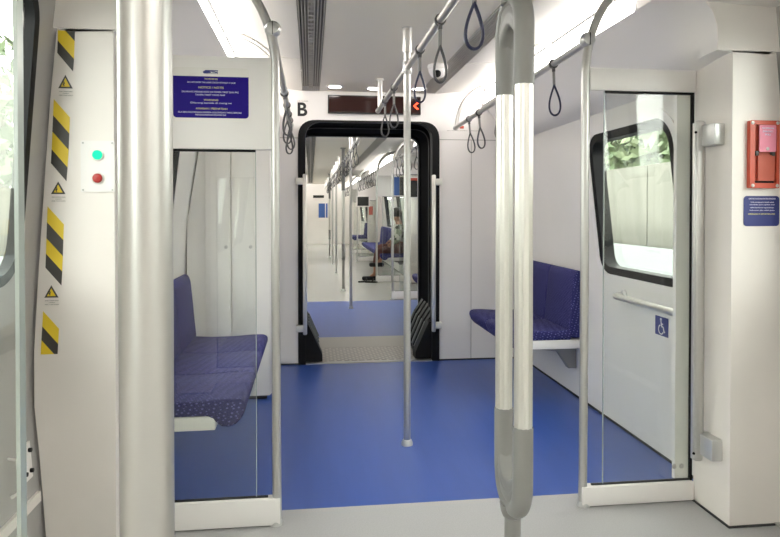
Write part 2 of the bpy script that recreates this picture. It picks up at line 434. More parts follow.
for s, side in ((-1, 'left'), (1, 'right')):
    cove('wall_%s_cove' % side, s, cove_far(2.41, END))
    cove('wall_%s_rear_cove' % side, s, cove_far(0.69, REAR))
    cove('wall_%s_next_cove' % side, s, cove_far(mir(2.41), NEXT))
    cove('wall_%s_far_cove' % side, s, cove_far(mir(0.69), 16.5))
    cove('wall_%s_last_cove' % side, s, cove_far(18.9, FAR))
    for (p, q) in ((0.69, 2.41), (mir(2.41), mir(0.69)), (16.5, 18.9)):
        # door header: sloping strip beside the light, flat soffit and the end cheeks
        h = MB().prism([(s * 0.985, 2.215), (s * 1.075, 2.138), (s * 1.56, 2.118), (s * 1.56, 2.15), (s * 1.08, 2.17), (s * 0.99, 2.245)], 'y', p, q)
        struct('wall_%s_door_header' % side, h, M['cove'])
        for yy, dd in ((p + 0.006, -0.0055), (q - 0.006, 0.0055)):
            c = MB().prism([(s * 1.075, 2.142), (s * 1.108, 2.10), (s * 1.128, 2.047), (s * 1.132, 1.99), (s * 1.13, 1.946), (s * 1.55, 1.946), (s * 1.55, 2.14)], 'y', *sorted((yy, yy + dd)))
            struct('wall_%s_header_cheek' % side, c, M['pillar'], smooth=False)
        # pillars beside the doors
        for yy, dd in ((p, -0.25), (q, 0.25)):
            poly = [(s * 1.2, 0.0), (s * 1.2, 1.945)] + [(s * dx(z), z) for z in (1.945, 1.8, 1.69, 1.55, 1.37, 1.2, 1.05, 0.9, 0.8, 0.7, 0.6, 0.52, 0.44, 0.3, 0.13, 0.0)]
            struct('wall_%s_door_pillar' % side, MB().prism(poly, 'y', *sorted((yy, yy + dd))), M['pillar'], smooth=False)
            struct('trim_pillar_foot', MB().box(*sorted((s * 1.193, s * 1.43)), *sorted((yy - dd * 0.03, yy + dd)), 0.0, 0.007), M['dark'])

def window_wall(side, s, y0, y1, wins, tag_n, with_glass=True):
    cuts = [y0] + [(wins[i][0] + wins[i + 1][0]) / 2 for i in range(len(wins) - 1)] + [y1]
    mp = lambda u, v, d: (s * (wx(v) + d), u, v)
    z0, z1 = 0.0, Z_END
    mb = MB()
    for (yc, hw), a, b in zip(wins, cuts, cuts[1:]):
        A, B = angle_loops((a, b, z0, z1), yc, 1.335, hw + 0.02, 0.425, 0.11)
        mb.ring(mp, A, B, 0, 0.06, 8)
    struct('wall_' + side, mb, M['white'])
    for i, (yc, hw) in enumerate(wins):
        R = lambda e: rrect(yc, 1.335, hw + e, 0.385 + e, max(0.09 + e, 0.02), 7)
        w = Thing('window_%d' % (tag_n + i), 'rounded window', 'window', (s * 1.34, yc, 0.9)); w.o['kind'] = 'structure'
        del w.o['label']; del w.o['category']
        w.part('window_frame', MB().ring(mp, R(0.045), R(0.095), -0.007, 0.004, 1), M['pwhite'])
        w.part('window_gasket', MB().ring(mp, R(0.0), R(0.046), -0.004, 0.075, 1), M['black'])
        if with_glass: w.part('window_pane', MB().disc(mp, R(0.002), 0.060, 0.066, 6), M['wglass'])
for s, side in ((-1, 'left'), (1, 'right')):
    n = 1 if s > 0 else 30
    window_wall(side, s, 2.64, END, [(3.41, 0.43)], n)
    window_wall(side + '_rear', s, REAR, 0.46, [(-2.3, 0.5), (-0.8, 0.5)], n + 2)
    window_wall(side + '_next', s, NEXT, mir(2.64), [(mir(3.41), 0.43)], n + 4)
    window_wall(side + '_far', s, mir(0.46), 16.26, [(12.6, 0.55), (14.6, 0.7)], n + 6)
    window_wall(side + '_last', s, 19.14, FAR, [(20.4, 0.6), (22.6, 0.6)], n + 9)
    for a, b in ((2.66, END), (NEXT, mir(2.66)), (mir(0.46), 16.26)):
        struct('baseboard_' + side, MB().box(*sorted((s * 1.334, s * 1.341)), a, b, 0.0, 0.012), M['dark'])

# sliding doors
def doors(n, s, p, q):
    m = (p + q) / 2
    for a, b, k in ((p + 0.004, m - 0.004, 0), (m + 0.004, q - 0.004, 1)):
        off = 0.012
        mp = lambda u, v, d: (s * (dx(v) + off + d), u, v)
        d = Thing('door_%d' % (n + k), 'x', 'door', (s * 1.45, (a + b) / 2, 0)); d.o['kind'] = 'structure'; del d.o['label']; del d.o['category']
        yc = (a + b) / 2; hw = 0.285; zc = 1.555; hh = 0.48
        A, B = angle_loops((a - (0 if k else 0.13), b + (0.13 if k else 0), 0.012, 2.14), yc, zc, hw, hh, 0.13)
        d.part('leaf', MB().ring(mp, A, B, 0, 0.035, 10), M['doorleaf'])
        R = lambda e: rrect(yc, zc, hw + e, hh + e, 0.13 + e, 8)
        d.part('window_gasket', MB().ring(mp, R(-0.016), R(0.02), -0.006, 0.03, 1), M['black'])
        d.part('window_pane', MB().disc(mp, R(-0.014), 0.01, 0.016, 6), M['wglass'])
        d.part('kick_strip', MB().slab(lambda u, v, dd: mp(a + 0.01 + u * (b - a - 0.02), 0.268 + v * 0.035, -0.012 + dd), 4, 3, 0.014), M['pillar'])
        e, sg = (b, -1) if k else (a, 1)
        lp = d.part('lock_plate', MB().slab(lambda u, v, dd: mp(e + sg * (0.045 + u * 0.075), 0.37 + v * 0.125, -0.006 + dd), 2, 4, 0.008), M['pwhite'])
        bl = MB()
        for yy, zz in ((0.060, 0.468), (0.060, 0.397), (0.105, 0.40)):
            bl.lathe([(0.0075, -s * 0.012), (0.0075, 0)], mp(e + sg * yy, zz, -0.004), 10, 'x')
        d.part('bolts', bl, M['black'], parent=lp)
        hy = e + sg * 0.20
        d.part('door_handle', MB().tube([mp(hy, 0.49, -0.002), mp(hy, 0.485, -0.03), mp(hy, 0.38, -0.03), mp(hy, 0.365, -0.002)], 0.006, 8), M['pwhite'])
    struct('trim_door_sill', MB().box(*sorted((s * 1.40, s * 1.56)), p, q, 0.0, 0.010), M['plate'])
doors(1, -1, 0.69, 2.41); doors(3, 1, 0.69, 2.41)
doors(5, -1, mir(2.41), mir(0.69)); doors(7, 1, mir(2.41), mir(0.69))
doors(9, -1, 16.5, 18.9); doors(11, 1, 16.5, 18.9)

# end walls with the gangway opening
def arch(hw, top, ch, base=0.0):
    r = [(-hw, base), (-hw, top - ch)]
    for k in range(1, 8):
        a = PI - PI / 2 * k / 8; p = 0.75
        r.append((-hw + ch + ch * math.copysign(abs(math.cos(a)) ** p, math.cos(a)), top - ch + ch * abs(math.sin(a)) ** p))
    r.append((-hw + ch, top))
    return r + [(-x, z) for x, z in reversed(r)]
def end_wall(name, y0, y1, mat):
    a = arch(0.595, 2.05, 0.17)
    out = [(1.36, 0), (1.36, 1.9), (1.10, 2.12), (1.0, 2.46), (-1.0, 2.46), (-1.10, 2.12), (-1.36, 1.9), (-1.36, 0)]
    struct(name, MB().prism(a + out, 'y', y0, y1), mat, smooth=False)
end_wall('wall_end', END, END + 0.09, M['endwall'])
end_wall('wall_next_end', NEXT - 0.02, NEXT, M['endwall'])
struct('wall_far', MB().box(-1.42, 1.42, FAR, FAR + 0.05, 0, 2.47), M['white'])
struct('wall_rear', MB().box(-1.42, 1.42, REAR - 0.05, REAR, 0, 2.47), M['white'])
sm = MB()
sm.box(-1.20, -0.60, END - 0.0025, END, 1.901, 1.906); sm.box(0.60, 1.21, END - 0.0025, END, 1.904, 1.909)
sm.box(0.882, 0.886, END - 0.0025, END, 0.0, 1.904); sm.box(-1.0, -0.996, END - 0.0025, END, 0.0, 1.9)
struct('trim_end_wall_seams', sm, M['greytext'], smooth=False)
struct('trim_end_wall_foot', MB().box(-1.33, -0.6, END - 0.006, END, 0, 0.012).box(0.6, 1.33, END - 0.006, END, 0, 0.012), M['dark'])

# ------------------------------------------------------------------ light strips
for a, b, where in ((2.80, END - 0.03, 'above the near carriage seats'), (REAR + 0.03, 0.30, 'behind the camera'), (NEXT + 0.03, mir(2.80), 'just beyond the gangway'),
                    (mir(0.30), 16.2, 'in the middle of the next carriage'), (19.2, FAR - 0.03, 'far end of the next carriage')):
    for s, side in ((-1, 'left'), (1, 'right')):
        t = Thing('light_strip', 'white glowing light strip in the %s ceiling cove, %s' % (side, where), 'light', (s * 1.0, a, 2.2))
        t.part('diffuser', MB().prism([(s * 0.984, 2.218), (s * 1.006, 2.335), (s * 1.020, 2.335), (s * 1.0, 2.218)], 'y', a, b), M['light'])
        t.part('housing', MB().prism([(s * 1.021, 2.335), (s * 1.034, 2.335), (s * 1.03, 2.21), (s * 1.001, 2.216)], 'y', a, b), M['cove'])
        for e in (a - 0.012, b): t.part('end_cap', MB().prism([(s * 0.982, 2.216), (s * 1.004, 2.338), (s * 1.034, 2.338), (s * 1.03, 2.21)], 'y', e, e + 0.012), M['pwhite'])
for a, b in ((0.312, 2.788), (mir(2.788), mir(0.312)), (16.212, 19.188)):
    for s, side in ((-1, 'left'), (1, 'right')):
        struct('wall_%s_cove_filler' % side, MB().prism([(s * 0.984, 2.218), (s * 1.006, 2.338), (s * 1.030, 2.338), (s * 1.0, 2.218)], 'y', a, b), M['cove'])

# ------------------------------------------------------------------ gangway between the carriages
t = Thing('gangway_bellows', 'black ribbed rubber bellows lining the gangway between the two carriages', 'bellows', (0, END + 0.09, 0))
ys = []
y = END + 0.02; k = 0
rows = []
N_F = 12
for i in range(2 * N_F + 1):
    yy = END + 0.09 + (NEXT - 0.02 - END - 0.09) * i / (2 * N_F)
    rows.append((yy, 0.645 if i % 2 == 0 else 0.605))
def bell(u, v):
    pass
mb = MB(); bm = mb.bm; rings = []
for yy, hw in rows:
    a = arch(hw, 1.455 + hw, 0.17 if hw > 0.63 else 0.15)
    rings.append([bm.verts.new((x, yy, z)) for x, z in a])
for r0, r1 in zip(rings, rings[1:]):
    for k in range(len(r0) - 1): bm.faces.new((r0[k], r0[k + 1], r1[k + 1], r1[k]))
t.part('folds', mb, M['rubber'], smooth=False)
t.part('outer_shroud', MB().prism(arch(0.69, 2.16, 0.17) + list(reversed(arch(0.65, 2.115, 0.17))), 'y', END + 0.09, NEXT - 0.02), M['black'])
def arch_ring(t, name, y, w, hw, d, mat):
    A = arch(hw, 1.455 + hw, 0.17); B = arch(hw - w, 1.455 + hw - w, 0.16)
    t.part(name, MB().prism(A + list(reversed(B)), 'y', y, y + d), mat)
arch_ring(t, 'edge_ring', 5.80, 0.035, 0.620, 0.05, M['black'])
arch_ring(t, 'edge_lip', 5.852, 0.012, 0.602, 0.015, M['rubber2'])
for s, side in ((-1, 'left'), (1, 'right')):
    body = [(s * 0.598, 0.014), (s * 0.40, 0.014), (s * 0.40, 0.07), (s * 0.49, 0.27), (s * 0.52, 0.33), (s * 0.598, 0.33)]
    ft = t.part('bellows_foot', MB().prism(body, 'y', END + 0.03, END + 0.17), M['black'], smooth=False)
    for k in range(5):
        y0 = END + 0.172 + k * 0.15
        rb = [(s * 0.60, 0.03), (s * 0.425, 0.03), (s * 0.425, 0.08), (s * 0.52, 0.30), (s * 0.60, 0.42)]
        rb2 = [(a + s * 0.03, b - 0.015) for a, b in rb]
        rl = [(s * 0.425, 0.08), (s * 0.52, 0.30), (s * 0.512, 0.302), (s * 0.417, 0.082)]
        t.part('rib', MB().prism(rb, 'y', y0, y0 + 0.09), M['rubber'], parent=ft, smooth=False)
        t.part('rib_lip', MB().prism(rl, 'y', y0 + 0.03, y0 + 0.06), M['rubber2'], parent=ft, smooth=False)
        if k < 4: t.part('groove', MB().prism(rb2, 'y', y0 + 0.09, y0 + 0.15), M['black'], parent=ft, smooth=False)
t = Thing('door_frame_seal', 'black rubber frame around the end doorway of the near carriage', 'door seal', (0, END, 0))
t.part('seal', MB().prism(arch(0.602, 2.056, 0.17) + list(reversed(arch(0.540, 2.046, 0.165))), 'y', END - 0.012, END + 0.088), M['black'])
t = Thing('door_frame_seal', 'black rubber frame at the far end of the gangway, round the next carriage opening', 'door seal', (0, NEXT - 0.08, 0))
t.part('seal', MB().prism(arch(0.604, 2.09, 0.18) + list(reversed(arch(0.594, 2.035, 0.13))), 'y', NEXT - 0.10, NEXT - 0.021), M['black'])
struct('trim_threshold', MB().box(-0.568, 0.568, END - 0.01, END + 0.05, -0.05, 0.008), M['steel'])
solo(MB().box(-0.53, 0.53, END + 0.05, 5.98, -0.03, 0.012), 'gangway_plate', M['tread'], (0, 5.7, -0.03), 'dimpled metal tread plate on the near half of the gangway floor', 'floor plate')
solo(MB().box(-0.50, 0.50, 5.995, NEXT, -0.03, 0.010), 'gangway_plate', M['plate'], (0, 6.2, -0.03), 'smoother metal plate on the far half of the gangway floor', 'floor plate')
struct('floor_gangway', MB().box(-0.66, 0.66, END + 0.05, NEXT, -0.08, -0.03), M['dark'])
# grab bars either side of the doorway
for s, side in ((-1, 'left'), (1, 'right')):
    x = s * 0.545
    t = Thing('door_grab_bar', 'pale vertical grab bar on the %s side of the end doorway' % side, 'grab bar', (x, END - 0.055, 0.27))
    t.part('bar', MB().box(x - 0.017, x + 0.017, END - 0.066, END - 0.036, 0.26, 1.60, 0.008), M['steelw'])
    for z in (0.31, 1.54): t.part('bracket', MB().box(*sorted((x, x + s * 0.075)), END - 0.05, END - 0.0005, z - 0.028, z + 0.028, 0.004), M['steelw'])

# ------------------------------------------------------------------ things on the end wall
t = Thing('led_display', 'dark strip display with red arrow above the end doorway', 'display', (0.04, END - 0.03, 2.115))
t.part('case', MB().box(-0.352, 0.436, END - 0.03, END - 0.001, 2.113, 2.265, 0.004), M['dark'])
g = t.part('screen', MB().box(-0.343, 0.427, END - 0.033, END - 0.029, 2.121, 2.257), M['ledglass'])
ar = MB()
fm = face_front(0.395, END - 0.034, 2.185)
for sg in (1, -1):
    plate(ar, [(-0.026, 0.0), (-0.010, 0.0), (0.024, sg * 0.024), (0.010, sg * 0.032)], 0, 0.002, fm)
t.part('red_arrow', ar, M['led'], parent=g, label='lit red arrow pointing left', smooth=False)
mb = MB(); fit_text(mb, 'B', 0.080, 0.112, face_front(-0.568, END - 0.002, 2.137), M['blacktext'], bold=0.004)
t = Thing('car_letter', 'large black letter B on the end wall left of the display', 'lettering', (-0.568, END - 0.003, 2.08))
t.part('letter', mb, M['blacktext'], smooth=False)
mb = MB(); fit_text(mb, 'CAR  NUMBER', 0.095, 0.010, face_front(-0.562, END - 0.002, 2.211), M['greytext'])
t.part('small_lettering', mb, M['greytext'], smooth=False)

# red dot label seen between the straps on the right
t = Thing('small_label', 'tiny red and grey label line on the end wall under the right rail', 'label', (0.86, END - 0.003, 1.99))
mb = MB(); plate(mb, rrect(0, 0, 0.018, 0.012, 0.005), 0, 0.0015, face_front(0.80, END - 0.001, 2.015)); t.part('red_mark', mb, M['redbox'])
mb = MB(); fit_text(mb, 'KELUAR  KECEMASAN  EMERGENCY', 0.30, 0.008, face_front(0.82, END - 0.001, 1.985), M['greytext']); t.part('lettering', mb, M['greytext'], smooth=False)

# ------------------------------------------------------------------ ceiling fittings
for i, (x, y, w) in enumerate(((-0.30, 5.20, 'leftmost, above the letter B side'), (0.02, 5.24, 'middle of the three'), (0.385, 5.21, 'rightmost, behind the centre pole'))):
    t = Thing('downlight', 'round recessed ceiling downlight by the end doorway, ' + w, 'ceiling light', (x, y, 2.297), 'downlights before the end doorway')
    t.part('bezel', MB().lathe([(0.070, 2.300), (0.070, 2.2965), (0.058, 2.2945)], (x, y, 0), 28), M['pwhite'])
    t.part('lens', MB().lathe([(0.056, 2.297), (0.052, 2.2935), (0.001, 2.2915)], (x, y, 0), 28), M['down'])
def dome(x, y, label):
    t = Thing('dome_camera', label, 'security camera', (x, y, 2.30))
    t.part('base', MB().lathe([(0.070, 2.30), (0.070, 2.275), (0.064, 2.268)], (x, y, 0), 28), M['pwhite'])
    hs = MB().lathe([(0.063, 2.270)] + [(0.063 * math.cos(a), 2.268 - 0.06 * math.sin(a)) for a in [PI / 2 * k / 8 for k in range(9)]], (x, y, 0), 28)
    t.part('housing', hs, M['pwhite'])
    lens = MB(); c = Vector((x - 0.012, y - 0.048, 2.232))
    lens.lathe([(0.026 * math.cos(a), 0.026 * math.sin(a)) for a in [-PI / 2 + PI * k / 10 for k in range(11)]], c, 18)
    t.part('lens', lens, M['black'])
    return t
dm = dome(0.375, 4.36, 'white dome security camera with black lens on the ceiling by the centre rail')
dup(dm.o, (0.14, 9.3, 2.30), 'small white dome camera on the ceiling of the next carriage')

# ------------------------------------------------------------------ centre poles and rail
def floor_pole(x, y, top, label, group=None):
    t = Thing('grab_pole', label, 'pole', (x, y, 0), group)
    t.part('shaft', MB().tube([(x, y, 0.008), (x, y, top)], 0.0195, 18), M['steel'])
    t.part('floor_flange', MB().lathe([(0.032, 0.0), (0.032, 0.012), (0.024, 0.03)], (x, y, 0), 20), M['clamp'])
    t.part('ceiling_collar', MB().lathe([(0.0245, top - 0.135), (0.0255, top - 0.13), (0.0255, top - 0.005), (0.03, top)], (x, y, 0), 20), M['steel'])
    t.part('rail_clamp', MB().lathe([(0.0235, 2.045), (0.026, 2.05), (0.026, 2.11), (0.0235, 2.115)], (x, y, 0), 20), M['clamp'])
    return t
cp = floor_pole(0.03, 3.49, 2.30, 'slim steel floor-to-ceiling pole standing on the blue floor before the doorway')
RZ = 2.08
t = Thing('overhead_rail', 'steel overhead rail along the ceiling centre of the near carriage', 'hand rail', (0.03, 5.02, RZ))
t.part('rail', MB().tube([(0.03, REAR + 0.1, RZ), (0.03, 5.02, RZ)], 0.0175, 16), M['steel'])
t.part('end_cap', MB().lathe([(0.019, -0.02), (0.021, -0.018), (0.021, 0.0), (0.019, 0.004)], (0.03, 5.02, RZ), 16, 'y'), M['clamp'])
def hanger(t, x, y): t.part('hanger', MB().tube([(x, y, RZ), (x, y, 2.30)], 0.0185, 14).lathe([(0.03, 2.285), (0.03, 2.30)], (x, y, 0), 18), M['steel'])
hanger(t, 0.03, 4.87); hanger(t, 0.03, -0.4)
crail = t

# two-pronged vestibule pole
def fork(x, yc):
    t = Thing('vestibule_pole', 'thick two-pronged vestibule pole with fluted steel bars and grey plastic ends', 'pole', (x, yc, 0))
    r = 0.0225; g = 0.0255
    ya, yb = yc - 0.08, yc + 0.08
    t.part('trunk', MB().tube([(x, yc, 0.006), (x, yc, 0.52)], 0.0215, 20), M['greyplastic'])
    t.part('floor_flange', MB().lathe([(0.045, 0.0), (0.045, 0.012), (0.03, 0.035)], (x, yc, 0), 24), M['clamp'])
    t.part('upper_trunk', MB().tube([(x, yc, 1.84), (x, yc, 2.30)], 0.0265, 20).lathe([(0.045, 2.28), (0.045, 2.30)], (x, yc, 0), 24), M['greyplastic'])
    def flute(n=44):
        return [((r + 0.0013 * math.cos(11 * 2 * PI * k / n)) * math.cos(2 * PI * k / n), (r + 0.0013 * math.cos(11 * 2 * PI * k / n)) * math.sin(2 * PI * k / n)) for k in range(n)]
    for yp in (ya, yb):
        t.part('prong', MB().sweep([(x, yp, 0.70), (x, yp, 1.66)], flute()), M['steelw'], ang=60)
    def bend(zs, zc, sg):
        p = [(x, ya, zs)]
        for k in range(19):
            a = PI * k / 18
            p.append((x, yc - 0.08 * math.copysign(abs(math.cos(a)) ** 0.8, math.cos(a)), zc + sg * 0.085 * math.sin(a)))
        return p + [(x, yb, zs)]
    lo = MB(); hi = MB()
    lo.tube(bend(0.758, 0.612, -1), g, 20).tube([(x, ya + 0.012, 0.60)] + [(x, yc - 0.066 * math.cos(PI * k / 12), 0.612 - 0.05 * math.sin(PI * k / 12)) for k in range(1, 12)] + [(x, yb - 0.012, 0.60)], 0.022, 16)
    hi.tube(bend(1.612, 1.758, 1), g, 20).tube([(x, ya + 0.012, 1.77)] + [(x, yc - 0.066 * math.cos(PI * k / 12), 1.758 + 0.05 * math.sin(PI * k / 12)) for k in range(1, 12)] + [(x, yb - 0.012, 1.77)], 0.022, 16)
    web = [(ya + 0.008, 0.67), (yc - 0.050, 0.622), (yc - 0.02, 0.600), (yc, 0.596), (yc + 0.02, 0.600), (yc + 0.050, 0.622), (yb - 0.008, 0.67), (yb - 0.005, 0.60), (yc + 0.05, 0.54), (yc, 0.525), (yc - 0.05, 0.54), (ya + 0.005, 0.60)]
    lo.prism(web, 'x', x - 0.021, x + 0.021, 0.012, 3)
    hi.prism([(a, 2.370 - b) for a, b in web], 'x', x - 0.021, x + 0.021, 0.012, 3)
    lo.lathe([(0.0225, 0.494), (0.026, 0.497), (0.031, 0.51), (0.034, 0.53)], (x, yc, 0), 24)
    hi.lathe([(0.034, 1.835), (0.031, 1.87), (0.0265, 1.90)], (x, yc, 0), 24)
    t.part('lower_sleeve', lo, M['greyplastic'], label='grey plastic lower sleeve joining the prongs', ang=60)
    t.part('upper_sleeve', hi, M['greyplastic'], label='grey plastic upper sleeve joining the prongs', ang=60)
    return t
fk = fork(0.027, 1.62)

# ------------------------------------------------------------------ side poles, rails, windbreaks
SZ = 2.02
def arc_pts(x0, z0, x1, z1, y, s, n=12):
    """from the rail up and out to the cove: leaves vertically and arrives level"""
    return [(s * (x0 + (x1 - x0) * (1 - math.cos(PI / 2 * k / n))), y, z0 + (z1 - z0) * math.sin(PI / 2 * k / n)) for k in range(n + 1)]
def side_pole(t, s, x0, y, r=0.0185):
    path = [(s * (x0 - 0.004 + 0.0), y, 0.012), (s * x0, y, 1.0)] + arc_pts(x0, 1.88, 0.99, 2.325, y, s, 14)
    t.part('pole', MB().tube(path, r, 28), M['steel'])
    t.part('floor_flange', MB().lathe([(0.028, 0.0), (0.028, 0.010), (0.021, 0.025)], (s * x0, y, 0), 20), M['clamp'])
def clamp_ball(t, x, y, z):
    c = MB().lathe([(0.0001, -0.03), (0.024, -0.026), (0.033, -0.012), (0.035, 0.0), (0.033, 0.012), (0.024, 0.026), (0.0001, 0.03)], (x, y, z), 20, 'y')
    p = t.part('clamp', c, M['clamp'])
    t.part('clamp_split', MB().box(x - 0.0015, x + 0.0015, y - 0.0315, y - 0.02, z - 0.026, z + 0.026), M['dark'], parent=p)
WX = {-1: 0.642, 1: 0.69}
lab = {-1: 'left', 1: 'right'}
for s in (-1, 1):
    x = s * (WX[s] + 0.012)
    t = Thing('overhead_rail', 'steel overhead rail above the %s seats of the near carriage, with curved wall brackets' % lab[s], 'hand rail', (x, 5.23, SZ))
    t.part('rail', MB().tube([(x, 2.67, 2.035), (x, 5.23, 1.985)], 0.0165, 16), M['steel'])
    t.part('end_cap', MB().lathe([(0.019, -0.02), (0.022, -0.016), (0.022, 0.004), (0.019, 0.01)], (x, 5.235, 1.985), 16, 'y'), M['clamp'])
    clamp_ball(t, x - s * 0.003, 2.67, 2.04)
    for y in (3.86, 5.20):
        zr = 2.035 - 0.05 * (y - 2.67) / 2.56
        b = t.part('bracket', MB().tube(arc_pts(abs(x), zr, 0.995, 2.335, y, s, 12), 0.0155, 12), M['steel'])
        if y < 5: t.part('joint', MB().lathe([(0.017, -0.03), (0.0225, -0.026), (0.0225, 0.026), (0.017, 0.03)], (x, y, zr), 16, 'y'), M['clamp'])

def windbreak(s, x0, x1, y, label, zt=(1.546, 1.92), zb=0.115, glass_in=0.09, post=True, pole=None, r=0.0185):
    """x0 free edge, x1 at the wall pillar"""
    t = Thing('windbreak', label, 'partition', (s * (x0 + x1) / 2, y, 0))
    bx = lambda a, b, *r, **k: MB().box(*sorted((s * a, s * b)), *r, **k)
    side_pole(t, s, pole if pole else x0 - 0.015, y, r)
    t.part('top_panel', bx(x0, x1, y - 0.018, y + 0.018, zt[0], zt[1], bev=0.004), M['pwhite'])
    t.part('base_panel', bx(x0 - 0.03, x1, y - 0.024, y + 0.024, 0.006, zb, bev=0.004), M['pwhite'])
    t.part('base_ledge', bx(x0 + 0.02, x1, y - 0.006, y + 0.006, zb, zb + 0.006), M['dark'])
    t.part('glass_pane', bx(x0 + glass_in, x1 - 0.008, y - 0.004, y + 0.004, zb + 0.004, zt[0] + 0.001), M['glass'])
    e = t.part('glass_edge', bx(x0 + glass_in - 0.002, x0 + glass_in + 0.0005, y - 0.0042, y + 0.0042, zb + 0.004, zt[0]), M['glassedge'])
    t.part('top_gasket', bx(x0 + glass_in, x1 - 0.004, y - 0.0085, y + 0.0085, zt[0] - 0.009, zt[0] + 0.0005), M['black'])
    t.part('wall_gasket', bx(x1 - 0.010, x1 - 0.002, y - 0.010, y + 0.010, zb, zt[0]), M['black'])
    if post:
        t.part('wall_post', bx(x1 - 0.075, x1 - 0.012, y + 0.006, y + 0.03, zb + 0.002, zt[0]), M['pwhite'])
        for xx in (0.05, 0.085):
            t.part('screw', MB().lathe([(0.011, -0.006), (0.009, -0.009), (0.001, -0.0095)], (s * (x1 - xx), y, zb + 0.065), 14, 'y'), M['metal'])
    return t
wbR = windbreak(1, 0.705, 1.196, 2.67, 'right windbreak of clear glass with white bars beside the wheelchair space', zt=(1.821, 1.918), zb=0.09, glass_in=0.073, pole=WX[1])
wbL = windbreak(-1, 0.655, 1.198, 2.67, 'left windbreak of clear glass with wide white top panel carrying the indigo notice', glass_in=0.067, post=False, pole=WX[-1])
windbreak(-1, 0.62, 1.198, 0.43, 'nearest windbreak at the left edge, its wide steel pole in the foreground', glass_in=0.063, post=False, pole=0.6055, r=0.0168)

# ------------------------------------------------------------------ straps
def strap(x, y, z, mat, label, group, w=0.036, length=0.26, width=0.018):
    t = Thing('hanging_strap', label, 'strap', (x, y, z), group)
    ring = MB().lathe([(0.020, -0.011), (0.0235, -0.010), (0.0235, 0.010), (0.020, 0.011)], (x, y, z), 16, 'y')
    ring.box(x - 0.008, x + 0.008, y - 0.009, y + 0.009, z - 0.040, z - 0.018, 0.002)
    t.part('rail_ring', ring, M['strapgrey'])
    st = MB(); L = length * 0.42
    st.box(x - 0.0065, x + 0.0065, y - 0.008, y + 0.008, z - L, z - 0.036, 0.002)
    t.part('connector', st, M['strapstem'])
    loop = []; z0 = z - L + 0.004; h = length - L
    n = 32
    for k in range(n):
        a = 2 * PI * k / n
        # teardrop
        xx = w * math.sin(a) * math.sin(a / 2) ** 1.3
        zz = z0 - h * (1 - math.cos(a)) / 2
        loop.append((x + xx, y, zz))
    sec = [(0.0045, -width / 2 + 0.003), (0.0045, width / 2 - 0.003), (0.002, width / 2), (-0.002, width / 2), (-0.0045, width / 2 - 0.003), (-0.0045, -width / 2 + 0.003), (-0.002, -width / 2), (0.002, -width / 2)]
    mb = MB()
    pts = [Vector(p) for p in loop]; c = sum(pts, Vector()) / n; bm = mb.bm; rr = []
    for k, p in enumerate(pts):
        T = (pts[(k + 1) % n] - pts[k - 1]).normalized(); N = T.cross(Vector((0, 1, 0))).normalized()
        rr.append([bm.verts.new(p + N * a + Vector((0, 1, 0)) * b) for a, b in sec])
    for k in range(n):
        q = (k + 1) % n
        for j in range(8): bm.faces.new((rr[k][j], rr[k][(j + 1) % 8], rr[q][(j + 1) % 8], rr[q][j]))
    t.part('loop', mb, mat, ang=50)
    return t
ORD = ['first', 'second', 'third', 'fourth', 'fifth', 'sixth']
s0 = None
for i, (y, w) in enumerate(((2.04, 0.040), (2.59, 0.035), (3.08, 0.036), (4.05, 0.036), (4.54, 0.036))):
    nm = ('wide navy strap on the centre overhead rail, nearest to the camera', 'strap on the centre rail hanging in front of the dome camera',
          'strap on the centre rail just right of and before the slim pole', 'strap on the centre rail just past the slim pole',
          'strap on the centre rail nearest to the end doorway')[i]
    strap(0.03, y, RZ, M['strap'] if i == 0 else M['strapgrey'] if i == 1 else M['strap'] if i == 2 else M['strapgrey'], nm, 'straps on the centre rail', w)
for s, ysl in ((1, (3.07, 3.55, 3.98, 4.49, 4.78)), (-1, (3.95, 4.35, 4.7, 5.0))):
    for i, y in enumerate(ysl):
        x = s * (WX[s] + 0.012); z = 2.035 - 0.05 * (y - 2.67) / 2.56
        st = strap(x, y, z, M['strap'] if s > 0 and i == 0 else M['strapgrey'], 'dark strap on the %s side rail, %s from the windbreak' % (lab[s], ORD[i]), 'straps on the %s side rail' % lab[s], 0.037)
        st.o.rotation_euler = (0, random.uniform(-0.10, 0.10), random.uniform(-0.5, 0.5))

